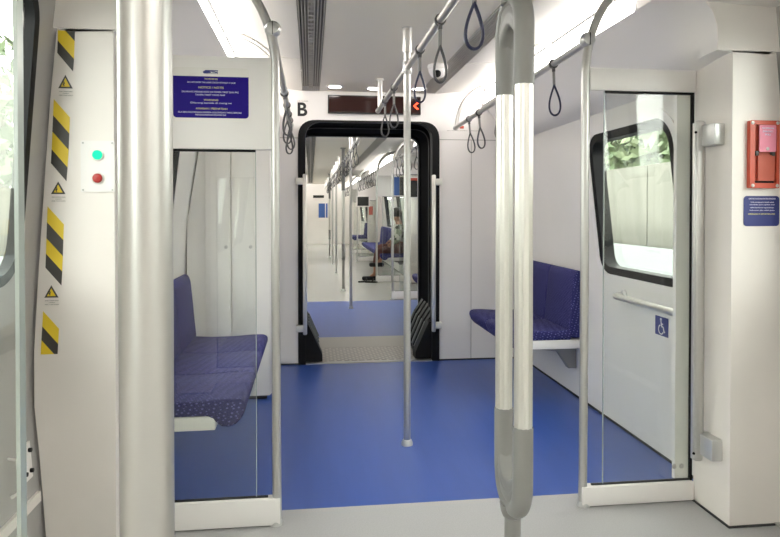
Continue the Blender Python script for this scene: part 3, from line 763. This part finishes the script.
# ------------------------------------------------------------------ benches
def bench(s, y0, n, pitch, label, group=None):
    """y0 nearest end; backs to the wall on side s"""
    y1 = y0 + n * pitch
    t = Thing('bench_seat', label, 'bench', (s * 1.1, (y0 + y1) / 2, 0.33), group)
    t.part('beam', MB().box(*sorted((s * 0.90, s * 1.325)), y0 + 0.004, y1 - 0.004, 0.368, 0.427, 0.006), M['pwhite'])
    for k in range(n):
        a, b = y0 + k * pitch + 0.003, y0 + (k + 1) * pitch - 0.003
        prof = [(0.845, 0.380), (0.815, 0.390), (0.785, 0.425), (0.772, 0.462), (0.776, 0.487), (0.80, 0.499), (0.86, 0.500), (0.98, 0.492), (1.12, 0.490), (1.225, 0.496), (1.24, 0.488), (1.24, 0.428), (0.93, 0.428), (0.895, 0.40), (0.875, 0.382)]
        prof = [(s * p, q) for p, q in prof]
        t.part('cushion', MB().prism(prof, 'y', a, b, 0.009, 2), M['seat'], ang=50)
        bk = [(1.222, 0.50), (1.232, 0.60), (1.243, 0.72), (1.256, 0.85), (1.270, 0.885), (1.290, 0.895), (1.312, 0.885), (1.322, 0.85), (1.332, 0.60), (1.332, 0.44), (1.243, 0.44)]
        bk = [(s * p, q) for p, q in bk]
        t.part('backrest', MB().prism(bk, 'y', a, b, 0.009, 2), M['seat'], ang=50)
    for f in (0.18, 0.82):
        yy = y0 + (y1 - y0) * f
        t.part('bracket', MB().prism([(s * 1.0, 0.367), (s * 1.335, 0.367), (s * 1.335, 0.20), (s * 1.28, 0.20), (s * 1.2, 0.32), (s * 1.0, 0.345)], 'y', yy - 0.025, yy + 0.025, 0.003), M['greyplastic'])
    return t
bR = bench(1, 4.10, 2, 0.475, 'pair of navy patterned seats on the right wall near the end wall')
bL = bench(-1, 2.76, 3, 0.48, 'row of three navy patterned seats behind the left windbreak')

# equipment cabinet behind the left seats
t = Thing('equipment_cabinet', 'tall white equipment cabinet at the left, behind the seat row', 'cabinet', (-1.0, 4.9, 0))
t.part('body', MB().prism([(-1.325, 0.03), (-0.78, 0.03), (-0.76, 0.05), (-0.76, 2.10), (-0.78, 2.115), (-1.03, 2.10), (-1.19, 1.85), (-1.24, 1.72), (-1.325, 1.2)], 'y', 4.44, END - 0.004), M['white'])
t.part('plinth', MB().box(-1.30, -0.80, 4.47, END - 0.01, 0.0, 0.032), M['dark'])
for a, b in ((-1.20, -1.035), (-1.029, -0.872)):
    d = t.part('door', MB().box(a, b, 4.425, 4.439, 0.08, 1.80, 0.003), M['white'])
    t.part('lock', MB().lathe([(0.012, 4.425), (0.012, 4.419), (0.004, 4.418)], (b - 0.03, 0, 1.05), 14, 'y'), M['metal'], parent=d)
t.part('corner_trim', MB().box(-0.776, -0.757, 4.434, 4.446, 0.06, 2.09, 0.003), M['pwhite'])

# handrail and wheelchair sign on the right wall
t = Thing('wall_handrail', 'short horizontal pale handrail on the right wall under the window', 'hand rail', (1.285, 3.2, 0.77))
t.part('bar', MB().tube([(1.338, 3.575, 0.795), (1.30, 3.575, 0.795), (1.282, 3.565, 0.795), (1.278, 3.54, 0.795), (1.278, 2.86, 0.795), (1.282, 2.83, 0.795), (1.30, 2.82, 0.795), (1.338, 2.82, 0.795)], 0.019, 16), M['steelw'])
for y in (3.572, 2.823): t.part('rosette', MB().lathe([(0.034, 0.003), (0.034, -0.006), (0.026, -0.012)], (1.337, y, 0.795), 20, 'x'), M['clamp'])
t = Thing('wheelchair_sign', 'small blue square wheelchair sign on the right wall below the handrail', 'sign', (1.338, 3.17, 0.64))
fm = face_left(1.3395, 3.165, 0.687)
mb = MB(); plate(mb, rrect(0, 0, 0.062, 0.050, 0.004), 0, 0.002, fm); t.part('panel', mb, M['navysign'])
mb = MB()
def stroke(mb, pts, w, fm, d0=0.002, d1=0.003):
    for (a, b), (c, e) in zip(pts, pts[1:]):
        L = math.hypot(c - a, e - b); nx, ny = -(e - b) / L * w / 2, (c - a) / L * w / 2
        plate(mb, [(a + nx, b + ny), (c + nx, e + ny), (c - nx, e - ny), (a - nx, b - ny)], d0, d1, fm)
def circle(cx, cy, r, n=16): return [(cx + r * math.cos(2 * PI * k / n), cy + r * math.sin(2 * PI * k / n)) for k in range(n)]
k_ = 1.05
plate(mb, circle(-0.006, 0.036, 0.0075), 0.002, 0.003, fm)
stroke(mb, [(-0.005, 0.028), (0.000, 0.0), (0.018, -0.003), (0.026, -0.028), (0.034, -0.025)], 0.008, fm)
stroke(mb, [(-0.003, 0.014), (0.016, 0.012)], 0.006, fm)
wheel = [(-0.004 + 0.024 * math.cos(a), -0.018 + 0.024 * math.sin(a)) for a in [math.radians(110 + 25 * k) for k in range(10)]]
stroke(mb, wheel, 0.006, fm)
t.part('wheelchair_symbol', mb, M['signwhite'], smooth=False)

# ------------------------------------------------------------------ notice on the left windbreak
t = Thing('notice_sign', 'indigo rules notice with white header on the left windbreak top panel', 'sign', (-0.895, 2.65, 1.67))
cx, cz = -0.895, 1.771
fm = face_front(cx, 2.6518, cz)
mb = MB(); plate(mb, rrect(0, 0, 0.149, 0.1015, 0.014), 0, 0.0012, fm); t.part('header', mb, M['signwhite'])
lo = [(p, q) for p, q in rrect(0, 0, 0.148, 0.1005, 0.014) if q < 0] + [(0.148, 0.066), (-0.148, 0.066)]
mb = MB(); plate(mb, lo, 0.0011, 0.0018, fm); pn = t.part('panel', mb, M['purplesign'])
def lines(rows, mat, name):
    mb = MB()
    for s_, xc, zc, w, h in rows:
        fit_text(mb, s_, w, h, fm @ Matrix.Translation((xc, zc, 0.0021)), mat)
    t.part(name, mb, mat, parent=pn, smooth=False)
lines([('WARNING', 0.0, 0.0555, 0.052, 0.0075), ('NOTICE / NOTIS', 0.0, 0.021, 0.098, 0.0085), ('WARNING', 0.0, -0.029, 0.056, 0.0080), ('AMARAN / PERHATIAN', 0.002, -0.0635, 0.124, 0.0080)], M['yellowtext'], 'yellow_headings')
lines([('DO NOT ENTER THE LADIES COACH WITHOUT A VALID', 0.002, 0.0415, 0.188, 0.0060), ('DILARANG MENAIKI KOC INI TANPA TIKET DAN PAS', -0.003, 0.0035, 0.222, 0.0066), ('TANPA TIKET YANG SAH', -0.004, -0.0085, 0.116, 0.0066),
       ('Dilarang berada di ruang ini', 0.0, -0.0405, 0.160, 0.0062), ('SILA BERI KEUTAMAAN KEPADA GOLONGAN YANG BERHAK', -0.004, -0.0785, 0.250, 0.0066), ('MENGGUNAKAN RUANG INI', -0.002, -0.0885, 0.120, 0.0064)], M['whitetext'], 'white_lines')
mb = MB()
plate(mb, [(-0.033, 0.084), (-0.022, 0.0915), (0.028, 0.0915), (0.026, 0.0875), (-0.006, 0.0865), (-0.010, 0.0775), (-0.028, 0.0775)], 0.0012, 0.002, fm)
t.part('logo_arrow', mb, M['navysign'], smooth=False)
mb = MB(); fit_text(mb, 'KTM', 0.034, 0.008, fm @ Matrix.Translation((0.009, 0.0815, 0.0016)), M['navysign'], bold=0.0006); t.part('logo_letters', mb, M['navysign'], smooth=False)

# ------------------------------------------------------------------ right pillar: number, emergency box, notice, grab bar
Y0 = 2.41
t = Thing('door_number', 'black number 2 on the header above the red emergency box', 'lettering', (1.362, Y0 - 0.003, 1.98))
mb = MB(); fit_text(mb, '2', 0.030, 0.060, face_front(1.362, Y0 - 0.001, 2.012), M['blacktext'], bold=0.0004); t.part('digit', mb, M['blacktext'], smooth=False)
t = Thing('emergency_box', 'red emergency handle box with pink card on the right door pillar', 'emergency handle', (1.329, Y0 - 0.02, 1.39))
cx, cz = 1.329, 1.526
fm = face_front(cx, Y0 - 0.001, cz)
mb = MB()
A = rrect(0, 0, 0.065, 0.137, 0.006); B = rrect(0.004, 0.002, 0.048, 0.118, 0.004)
mp = lambda u, v, d: tuple((fm @ Vector((u, v, d))))
mb.ring(mp, B, A, 0, 0.020); t.part('frame', mb, M['redbox'])
mb = MB(); plate(mb, rrect(0.004, 0.002, 0.048, 0.118, 0.004), 0.0, 0.006, fm); t.part('back_plate', mb, M['redlever'])
mb = MB(); plate(mb, rrect(0.010, -0.055, 0.037, 0.052, 0.006), 0.006, 0.016, fm); t.part('lever', mb, M['redlever'])
mb = MB(); plate(mb, rrect(0.006, -0.112, 0.044, 0.004, 0.002), 0.006, 0.008, fm); t.part('slot', mb, M['black'])
mb = MB(); plate(mb, rrect(0.012, 0.064, 0.037, 0.054, 0.005), 0.017, 0.0205, fm); cd = t.part('card', mb, M['pink'])
mb = MB()
for i, (tx, w) in enumerate((('KECEMASAN', 0.050), ('EMERGENCY', 0.046), ('PULL', 0.026))):
    fit_text(mb, tx, w, 0.0075, fm @ Matrix.Translation((0.012, 0.105 - i * 0.013, 0.021)), M['whitetext'])
t.part('card_text', mb, M['whitetext'], parent=cd, smooth=False)
mb = MB().lathe([(0.007, 0), (0.006, -0.004), (0.001, -0.005)], (cx + 0.010, Y0 - 0.0215, cz + 0.022), 14, 'y'); t.part('card_screw', mb, M['metal'], parent=cd)
for sx, sz in ((-0.055, 0.127), (0.055, 0.127), (-0.053, -0.127), (0.055, -0.127)):
    t.part('screw', MB().lathe([(0.0075, 0), (0.006, -0.004), (0.001, -0.005)], (cx + sx, Y0 - 0.021, cz + sz), 14, 'y'), M['metal'])
for sx in (-0.032, 0.04): t.part('latch', MB().box(cx + sx - 0.007, cx + sx + 0.007, Y0 - 0.02, Y0 - 0.006, cz - 0.006, cz + 0.014, 0.002), M['hazblack'])
t = Thing('blue_notice', 'small navy rounded notice with fine print under the red emergency box', 'sign', (1.33, Y0 - 0.003, 1.235))
fm = face_front(1.330, Y0 - 0.001, 1.296)
mb = MB(); plate(mb, rrect(0, 0, 0.079, 0.0615, 0.014), 0, 0.0012, fm); pn = t.part('panel', mb, M['navysign'])
mb = MB()
for tx, zc, w, h in (('UNTUK KEGUNAAN KECEMASAN', 0.050, 0.118, 0.006), ('Tarik pemegang ke bawah untuk', 0.036, 0.105, 0.0048), ('membuka pintu apabila tren', 0.026, 0.11, 0.0048), ('telah berhenti sepenuhnya', 0.014, 0.105, 0.0048), ('hukuman jika salah guna', 0.003, 0.11, 0.0048)):
    fit_text(mb, tx, w, h, fm @ Matrix.Translation((0.002, zc, 0.0016)), None)
t.part('white_lines', mb, M['whitetext'], parent=pn, smooth=False)
mb = MB(); fit_text(mb, 'EMERGENCY DOOR RELEASE', 0.118, 0.006, fm @ Matrix.Translation((0.0, -0.0125, 0.0016)), None); t.part('yellow_line', mb, M['yellowtext'], parent=pn, smooth=False)
t = Thing('pillar_grab_bar', 'tall flat steel grab bar beside the right windbreak', 'grab bar', (1.17, 2.56, 0.2))
t.part('bar', MB().box(1.128, 1.166, 2.535, 2.562, 0.225, 1.68, 0.009, 3), M['steel'])
t.part('side_strip', MB().box(1.119, 1.129, 2.540, 2.556, 0.235, 1.67, 0.002), M['clamp'])
t.part('wall_strip', MB().box(1.190, 1.1999, 2.585, 2.61, 0.24, 1.68, 0.003), M['clamp'])
for z in (1.615, 0.30): t.part('bracket', MB().box(1.15, 1.1995, 2.455, 2.560, z - 0.045, z + 0.045, 0.005), M['clamp'])
for z in (1.63, 0.26): t.part('screw', MB().lathe([(0.006, 0), (0.005, -0.004), (0.001, -0.0045)], (1.124, 2.540, z), 12, 'y'), M['black'])
t.part('side_screw', MB().lathe([(0.007, 0), (0.006, -0.004), (0.001, -0.0045)], (1.190, 2.597, 0.27), 12, 'x'), M['black'])

# ------------------------------------------------------------------ left pillar: hazard tape, warning stickers, push buttons
fm0 = face_front(0, Y0 - 0.001, 0)
def clip(poly, z0, z1):
    for zc, keep in ((z1, -1), (z0, 1)):
        out = []
        for (a, b), (c, d) in zip(poly, poly[1:] + poly[:1]):
            i0, i1 = (b - zc) * keep >= 0, (d - zc) * keep >= 0
            if i0: out.append((a, b))
            if i0 != i1:
                f = (zc - b) / (d - b); out.append((a + (c - a) * f, zc))
        poly = out
        if not poly: return []
    return poly
tape_x = lambda z: interp([(0.78, -1.4545), (0.94, -1.444), (1.10, -1.435), (1.31, -1.427), (1.485, -1.413), (1.70, -1.403), (1.84, -1.391), (1.94, -1.387)], z)
# heights of the stripe limits at the left edge, top to bottom; the stripes fall to the right
for where, seq, lim, z0, z1 in (('topmost', 'kyk', (2.005, 1.966, 1.902, 1.858), 0, 1.938), ('second from the top', 'ykyk', (1.694, 1.637, 1.579, 1.516, 1.467), 0, 9),
                                ('third from the top', 'ykyk', (1.313, 1.257, 1.200, 1.145, 1.095), 0, 9), ('lowest', 'yky', (0.940, 0.886, 0.837, 0.770), 0.786, 9)):
    t = Thing('hazard_tape', 'yellow and black striped tape on the left door pillar, ' + where + ' of four', 'tape', (-1.4, Y0 - 0.002, max(z0, lim[-1] - 0.064)), 'hazard tape pieces on the left pillar')
    Y_, K_ = MB(), MB()
    for c, a, b in zip(seq, lim, lim[1:]):
        q = [(tape_x(a), a), (tape_x(b), b), (tape_x(b - 0.064) + 0.057, b - 0.064), (tape_x(a - 0.064) + 0.057, a - 0.064)]
        q = clip(q, z0, z1)
        if len(q) >= 3: plate(Y_ if c == 'y' else K_, q, 0, 0.0008, fm0)
    t.part('yellow_stripes', Y_, M['yellow'], smooth=False)
    t.part('black_stripes', K_, M['hazblack'], smooth=False)
for (xa, xb, zb, zt, where) in ((-1.388, -1.339, 1.733, 1.781, 'upper'), (-1.415, -1.366, 1.357, 1.402, 'middle'), (-1.440, -1.392, 0.988, 1.032, 'lower')):
    t = Thing('warning_sticker', 'small yellow warning triangle sticker on the left door pillar, the %s one' % where, 'sticker', ((xa + xb) / 2, Y0 - 0.002, zb - 0.03), 'warning triangles on the left pillar')
    xm = (xa + xb) / 2
    mb = MB(); plate(mb, [(xa, zb), (xb, zb), (xm, zt)], 0, 0.0006, fm0); t.part('border', mb, M['hazblack'], smooth=False)
    e = 0.0055
    mb = MB(); plate(mb, [(xa + e * 1.7, zb + e), (xb - e * 1.7, zb + e), (xm, zt - e * 2)], 0.0006, 0.001, fm0); t.part('triangle', mb, M['yellow'], smooth=False)
    mb = MB(); stroke(mb, [(xm - 0.006, zb + 0.024), (xm - 0.003, zb + 0.016), (xm - 0.008, zb + 0.016), (xm - 0.004, zb + 0.008)], 0.0035, fm0, 0.001, 0.0014); t.part('symbol', mb, M['hazblack'], smooth=False)
    mb = MB()
    for i, (tx, w) in enumerate((('AWAS TANGAN ANDA', 0.046), ('CAUTION', 0.020), ('MIND YOUR HANDS', 0.046))): fit_text(mb, tx, w, 0.0032, fm0 @ Matrix.Translation((xm + 0.001, zb - 0.011 - i * 0.007, 0.0006)), None)
    t.part('caption', mb, M['greytext'], smooth=False)
t = Thing('button_panel', 'white plate with green and red push buttons on the left door pillar', 'button panel', (-1.255, Y0 - 0.01, 1.365))
fm = face_front(-1.255, Y0 - 0.001, 1.456)
mb = MB(); plate(mb, rrect(0, 0, 0.058, 0.092, 0.005), 0, 0.004, fm); t.part('plate', mb, M['pwhite'])
for nm, mt, zc, lb_ in (('green_button', 'green', 1.497, 'lit green push button'), ('red_button', 'redbtn', 1.414, 'dark red push button')):
    t.part('button_ring', MB().lathe([(0.021, -0.004), (0.021, -0.010), (0.0175, -0.012), (0.0175, -0.006)], (-1.254, Y0, zc), 24, 'y'), M['pwhite'])
    t.part(nm, MB().lathe([(0.0165, -0.004), (0.0165, -0.014), (0.013, -0.017), (0.001, -0.018)], (-1.254, Y0, zc), 24, 'y'), M[mt], label=lb_)
for sx, sz in ((-0.05, 0.084), (0.05, 0.084), (-0.05, -0.084), (0.05, -0.084)):
    t.part('screw', MB().lathe([(0.004, -0.004), (0.003, -0.007), (0.0005, -0.0075)], (-1.255 + sx, Y0, 1.456 + sz), 10, 'y'), M['metal'])

# ------------------------------------------------------------------ the carriage beyond the gangway
dup(cp.o, (0.03, mir(3.49), 0), 'slim steel pole on the blue floor just beyond the gangway')
fk2 = dup(fk.o, (0.027, mir(1.62), 0), 'two-pronged pole in the first vestibule beyond the gangway')
dup(cp.o, (0.03, 13.2, 0), 'slim steel pole far down the next carriage, first beyond its vestibule')
dup(cp.o, (0.03, 15.4, 0), 'slim steel pole far down the next carriage, second beyond its vestibule')
dup(fk.o, (0.027, 17.7, 0), 'two-pronged pole in the farthest vestibule of the next carriage')
t = Thing('overhead_rail', 'steel overhead rail along the ceiling centre of the next carriage', 'hand rail', (0.03, 7.0, RZ))
t.part('rail', MB().tube([(0.03, 6.95, RZ), (0.03, 23.5, RZ)], 0.0175, 12), M['steel'])
for y in (7.1, 12.0, 14.3, 16.6, 19.5, 22): hanger(t, 0.03, y)
proto = strap(0.03, 7.4, RZ, M['strapgrey'], 'dark hanging strap on the centre rail of the next carriage', 'straps on the next carriage centre rail', 0.036)
y = 7.4
for k in range(26):
    y += 0.48 + 0.06 * math.sin(k * 2.1)
    dup(proto.o, (0.03, y, RZ), rot=(0, random.uniform(-.1, .1), random.uniform(-.4, .4)))
x = WX[1] + 0.012
for s in (-1, 1):
    x = s * (WX[1] + 0.012)
    for a, b, w in ((6.7, mir(2.67), 'gangway end'), (mir(0.43), 16.25, 'middle'), (19.15, 23.6, 'far end')):
        t = Thing('overhead_rail', 'steel %s side rail above the seats in the next carriage, %s' % (lab[s], w), 'hand rail', (x, a, SZ))
        t.part('rail', MB().tube([(x, a, SZ), (x, b, SZ)], 0.0165, 10), M['steel'])
        for yy in ([a + 0.03, (a + b) / 2, b] if b - a > 3 else [a + 0.03]):
            t.part('bracket', MB().tube(arc_pts(abs(x), SZ, 0.995, 2.345, yy, s, 8), 0.0125, 8), M['steelw'])
    pr = strap(x, 7.2, SZ, M['strapgrey'], 'dark hanging strap on the %s side rail of the next carriage' % lab[s], 'straps on the next carriage %s rail' % lab[s], 0.036)
    for yy in ([7.2 + 0.42 * k for k in range(1, 5)] + [11.8 + 0.4 * k for k in range(11)] + [19.5 + 0.5 * k for k in range(8)]):
        dup(pr.o, (x, yy, SZ), rot=(0, random.uniform(-.12, .12), random.uniform(-.5, .5)))
for s in (-1, 1):
    for y, w in ((mir(2.67), 'before the first vestibule'), (mir(0.43), 'after the first vestibule'), (16.25, 'before the far vestibule'), (19.15, 'after the far vestibule')):
        windbreak(s, 0.705, 1.196, y, '%s windbreak of the next carriage, %s' % (lab[s], w), post=False, zt=(1.82, 1.918) if y < 10 and s > 0 else (1.546, 1.92))
# seats along the walls of the next carriage
for s in (-1, 1):
    for y, w in ((mir(5.35), 'first from the gangway'), (11.62, 'second from the gangway'), (13.08, 'third from the gangway'), (14.54, 'fourth from the gangway'), (19.4, 'farthest')):
        if s == -1 and w.startswith('first'): continue
        b = bench(s, y, 3, 0.47, 'three navy seats on the %s side of the next carriage, %s' % (lab[s], w))
# posters and screens on the windbreaks
def board(x0, x1, y, z0, z1, name, label, cat, parts):
    t = Thing(name, label, cat, ((x0 + x1) / 2, y, z0))
    t.part('frame', MB().box(x0, x1, y - 0.012, y, z0, z1, 0.003), M['pwhite'])
    for nm, a, b, c, d, mt in parts: t.part(nm, MB().box(x0 + (x1 - x0) * a, x0 + (x1 - x0) * b, y - 0.015, y - 0.011, z0 + (z1 - z0) * c, z0 + (z1 - z0) * d), M[mt])
board(0.98, 1.185, mir(0.43) - 0.02, 1.55, 1.91, 'poster', 'narrow blue and black poster on the right windbreak after the first vestibule', 'poster', (('blue_field', 0.1, 0.58, 0.04, 0.96, 'poster'), ('dark_field', 0.58, 0.96, 0.04, 0.96, 'screen')))
board(0.93, 1.06, mir(2.67) - 0.005, 1.48, 1.78, 'poster', 'dark poster with red top edge on the right windbreak nearest the gangway', 'poster', (('dark_field', 0.05, 0.95, 0.03, 0.84, 'screen'), ('red_band', 0.05, 0.95, 0.84, 0.96, 'redbox')))
board(0.66, 1.00, 16.22, 1.38, 1.66, 'screen_panel', 'dark white-framed screen hanging at the far right windbreak', 'screen', (('screen', 0.08, 0.92, 0.10, 0.92, 'screen'),))
board(1.22, 1.34, 18.885, 1.15, 1.42, 'emergency_box', 'red emergency box on the right pillar of the far vestibule', 'emergency handle', (('red_plate', 0.03, 0.97, 0.03, 0.97, 'redbox'),))
board(-0.20, 0.17, FAR - 0.01, 0.99, 1.57, 'wall_map', 'blue panel on the far end wall of the next carriage', 'sign', (('blue_field', 0.04, 0.70, 0.03, 0.97, 'poster'), ('blue_strip', 0.78, 0.96, 0.03, 0.97, 'poster')))
board(-0.40, 0.03, FAR - 0.01, 1.76, 1.87, 'led_display', 'dark strip display high on the far end wall', 'display', (('screen', 0.02, 0.98, 0.05, 0.95, 'screen'),))

# passenger
def skin_fig(name, verts, edges, radii, mat, parent, base, sub=2):
    me = bpy.data.meshes.new(name)
    me.from_pydata([tuple(Vector(v) - Vector(base)) for v in verts], edges, []); me.update()
    o = bpy.data.objects.new(name, me); COL.objects.link(o); o.parent = parent
    sk = o.modifiers.new('skin', 'SKIN'); sk.use_smooth_shade = True
    for i, r in enumerate(radii): me.skin_vertices[0].data[i].radius = (r, r)
    for d in me.skin_vertices[0].data: d.use_root = False
    me.skin_vertices[0].data[0].use_root = True
    ss = o.modifiers.new('sub', 'SUBSURF'); ss.levels = sub; ss.render_levels = sub
    me.materials.append(mat)
    return o
PB = (1.0, 12.0, 0.0)
t = Thing('person', 'seated passenger in patterned top with crossed legs, in the next carriage', 'person', PB)
hx, hy = 1.13, 11.95
V = [(hx, hy, 0.59), (hx + 0.02, hy, 0.75), (hx + 0.04, hy, 0.93), (hx + 0.03, hy, 1.03), (hx + 0.01, hy, 1.10), (hx - 0.03, hy, 1.20),
     (hx + 0.03, hy - 0.17, 0.98), (hx - 0.02, hy - 0.22, 0.76), (hx - 0.20, hy - 0.12, 0.62),
     (hx + 0.03, hy + 0.17, 0.98), (hx - 0.02, hy + 0.22, 0.76), (hx - 0.20, hy + 0.14, 0.64),
     (hx - 0.02, hy - 0.09, 0.56), (hx - 0.40, hy - 0.11, 0.53), (hx - 0.44, hy - 0.13, 0.11), (hx - 0.54, hy - 0.14, 0.05),
     (hx - 0.02, hy + 0.09, 0.56), (hx - 0.38, hy + 0.02, 0.60), (hx - 0.34, hy - 0.16, 0.36), (hx - 0.40, hy - 0.24, 0.31)]
Ed = [(0, 1), (1, 2), (2, 3), (3, 4), (4, 5), (2, 6), (6, 7), (7, 8), (2, 9), (9, 10), (10, 11), (0, 12), (12, 13), (13, 14), (14, 15), (0, 16), (16, 17), (17, 18), (18, 19)]
Rd = [0.13, 0.12, 0.13, 0.07, 0.05, 0.085, 0.06, 0.045, 0.035, 0.06, 0.045, 0.035, 0.085, 0.06, 0.038, 0.03, 0.085, 0.06, 0.042, 0.034]
skin_fig('body', V, Ed, Rd, M['skin'], t.o, PB)
V2 = [(hx, hy, 0.59), (hx + 0.02, hy, 0.75), (hx + 0.04, hy, 0.93), (hx + 0.035, hy, 1.02), (hx + 0.03, hy - 0.17, 0.98), (hx - 0.02, hy - 0.22, 0.76), (hx - 0.12, hy - 0.16, 0.68), (hx + 0.03, hy + 0.17, 0.98), (hx - 0.02, hy + 0.22, 0.76), (hx - 0.12, hy + 0.17, 0.69)]
skin_fig('blouse', V2, [(0, 1), (1, 2), (2, 3), (2, 4), (4, 5), (5, 6), (2, 7), (7, 8), (8, 9)], [0.155, 0.145, 0.15, 0.085, 0.078, 0.062, 0.055, 0.078, 0.062, 0.055], M['floral'], t.o, PB)
V3 = [(hx, hy, 0.58), (hx - 0.02, hy - 0.09, 0.565), (hx - 0.38, hy - 0.11, 0.535), (hx - 0.43, hy - 0.13, 0.26), (hx - 0.02, hy + 0.09, 0.565), (hx - 0.37, hy + 0.02, 0.60), (hx - 0.345, hy - 0.12, 0.44)]
skin_fig('trousers', V3, [(0, 1), (1, 2), (2, 3), (0, 4), (4, 5), (5, 6)], [0.14, 0.105, 0.08, 0.06, 0.105, 0.08, 0.065], M['maroon'], t.o, PB)
mb = MB(); mb.lathe([(0.105 * math.cos(a), 0.12 * math.sin(a)) for a in [-0.5 + (PI / 2 + 0.5) * k / 8 for k in range(9)]], (hx - 0.01, hy, 1.235), 18); t.part('hair', mb, M['hair'])
fc = MB()
for dy in (-0.035, 0.035): fc.lathe([(0.010 * math.cos(a), 0.010 * math.sin(a)) for a in [-PI / 2 + PI * k / 6 for k in range(7)]], (hx - 0.115, hy + dy, 1.215), 8)
fc.box(hx - 0.118, hx - 0.104, hy - 0.03, hy + 0.03, 1.145, 1.153)
t.part('face_features', fc, M['hair'])
for nm, p in (('shoe', (hx - 0.52, hy - 0.14, 0.0)), ('shoe', (hx - 0.40, hy - 0.27, 0.26))):
    mb = MB(); mb.box(p[0] - 0.16, p[0] + 0.11, p[1] - 0.048, p[1] + 0.048, p[2], p[2] + 0.075, 0.03, 3); t.part('shoe', mb, M['black'])

t = Thing('sandals', 'pair of black sandals lying on the floor before the seated passenger', 'shoes', (0.52, 11.5, 0))
for px_, py_, rz in ((0.46, 11.50, 0.35), (0.58, 11.42, -0.25)):
    mm = Matrix.Translation((px_, py_, 0)) @ Matrix.Rotation(rz, 4, 'Z')
    mb = MB(); plate(mb, [(0.12 * math.cos(a) * (1 if math.cos(a) > 0 else 0.95), (0.045 if math.cos(a) > 0 else 0.036) * math.sin(a)) for a in [2 * PI * k / 20 for k in range(20)]], 0.0, 0.022, mm); sl = t.part('sole', mb, M['black'])
    mb = MB(); mb.tube([mm @ Vector(p) for p in ((0.02, -0.042, 0.02), (0.04, -0.03, 0.055), (0.05, 0.0, 0.068), (0.04, 0.03, 0.055), (0.02, 0.042, 0.02))], 0.012, 8); t.part('strap', mb, M['black'], parent=sl)

# ------------------------------------------------------------------ outside
struct('ground_outside', MB().box(-40, -1.75, -25, 50, -1.25, -1.15).box(1.75, 40, -25, 50, -1.25, -1.15), M['ground'])
for s, side, top in ((1, 'right', 1.80), (-1, 'left', 1.50)):
    w = MB()
    y = -14.0
    while y < 34:
        w.box(*sorted((s * 3.2, s * 3.35)), y + 0.008, y + 0.97, -1.15, top, 0.004); y += 0.985
    struct('wall_outside_%s' % side, w, M['concrete'], smooth=False)
    struct('trim_parapet_%s' % side, MB().box(*sorted((s * 2.95, s * 3.18)), -14, 34, -1.15, 0.90, 0.01), M['parapet'])
def tree(x, y, h, r, label):
    t = Thing('tree', label, 'tree', (x, y, -1.15), 'trees outside the train')
    t.part('trunk', MB().tube([(x, y, -1.15), (x + 0.1, y, h * 0.4), (x, y + 0.1, h * 0.8)], lambda f: 0.18 * (1 - 0.6 * f), 10), M['bark'])
    rnd = random.Random(int(x * 13 + y * 7)); mb = MB(); bm = mb.bm
    blobs = [(Vector((x + rnd.uniform(-r, r) * 0.6, y + rnd.uniform(-r, r) * 0.6, h * 0.62 + rnd.uniform(-0.38, 0.4) * h)), r * rnd.uniform(0.4, 0.65)) for _ in range(9)]
    for _ in range(3800 if r > 2.4 else 2600):
        c, br = rnd.choice(blobs)
        d = Vector((rnd.gauss(0, 1), rnd.gauss(0, 1), rnd.gauss(0, 1))).normalized()
        p = c + d * br * rnd.uniform(0.7, 1.05)
        a = Vector((rnd.gauss(0, 1), rnd.gauss(0, 1), rnd.gauss(0, 1))).normalized(); b = a.cross(d)
        if b.length < 0.05: continue
        b.normalize(); a = b.cross(d.lerp(a, 0.4).normalized()); q = rnd.uniform(0.07, 0.14)
        bm.faces.new([bm.verts.new(p + a * q * 1.6), bm.verts.new(p + b * q * 0.6), bm.verts.new(p - a * q * 1.6), bm.verts.new(p - b * q * 0.6)])
    t.part('crown', mb, M['leaf'], smooth=False, recalc=False)
for i, (x, y, h, r) in enumerate(((-7.2, 8.6, 5.6, 2.7), (-7.0, 14.2, 5.8, 2.8), (-7.4, 20.5, 6.0, 2.8), (6.2, 10.6, 3.3, 1.9), (6.6, 14.2, 3.6, 2.0), (7.2, 18.0, 4.2, 2.2), (6.4, 23.0, 3.8, 2.0))):
    tree(x, y, h, r, 'leafy green tree outside the %s windows, %s along that side' % ('left' if x < 0 else 'right', ORD[i if x < 0 else i - 3]))

# ------------------------------------------------------------------ world, camera, view
w = bpy.data.worlds.new('overcast_sky'); SC.world = w; w.use_nodes = True
bg = w.node_tree.nodes['Background']; bg.inputs[0].default_value = (0.98, 0.97, 0.93, 1); bg.inputs[1].default_value = 6.0
cam = bpy.data.cameras.new('camera'); co = bpy.data.objects.new('camera', cam); COL.objects.link(co)
F = 640.0; W = 780.0; H = 537.0
cam.sensor_fit = 'HORIZONTAL'; cam.sensor_width = 36.0; cam.lens = F / W * 36.0
cam.shift_x = (W / 2 - 390) / W; cam.shift_y = -(H / 2 - 219) / W
cam.clip_start = 0.05; cam.clip_end = 200
yaw, pit = math.radians(7.1), math.radians(0.8)
co.location = (-0.5, 0, 1.3); co.rotation_euler = (PI / 2 - pit, 0, -yaw)
SC.camera = co
vs = SC.view_settings; vs.view_transform = 'Standard'; vs.look = 'None'; vs.exposure = 0.68; vs.gamma = 1.0; vs.use_curve_mapping = False
SC.cycles.use_denoising = True
SC.cycles.max_bounces = 10; SC.cycles.diffuse_bounces = 5; SC.cycles.transparent_max_bounces = 24; SC.cycles.glossy_bounces = 4
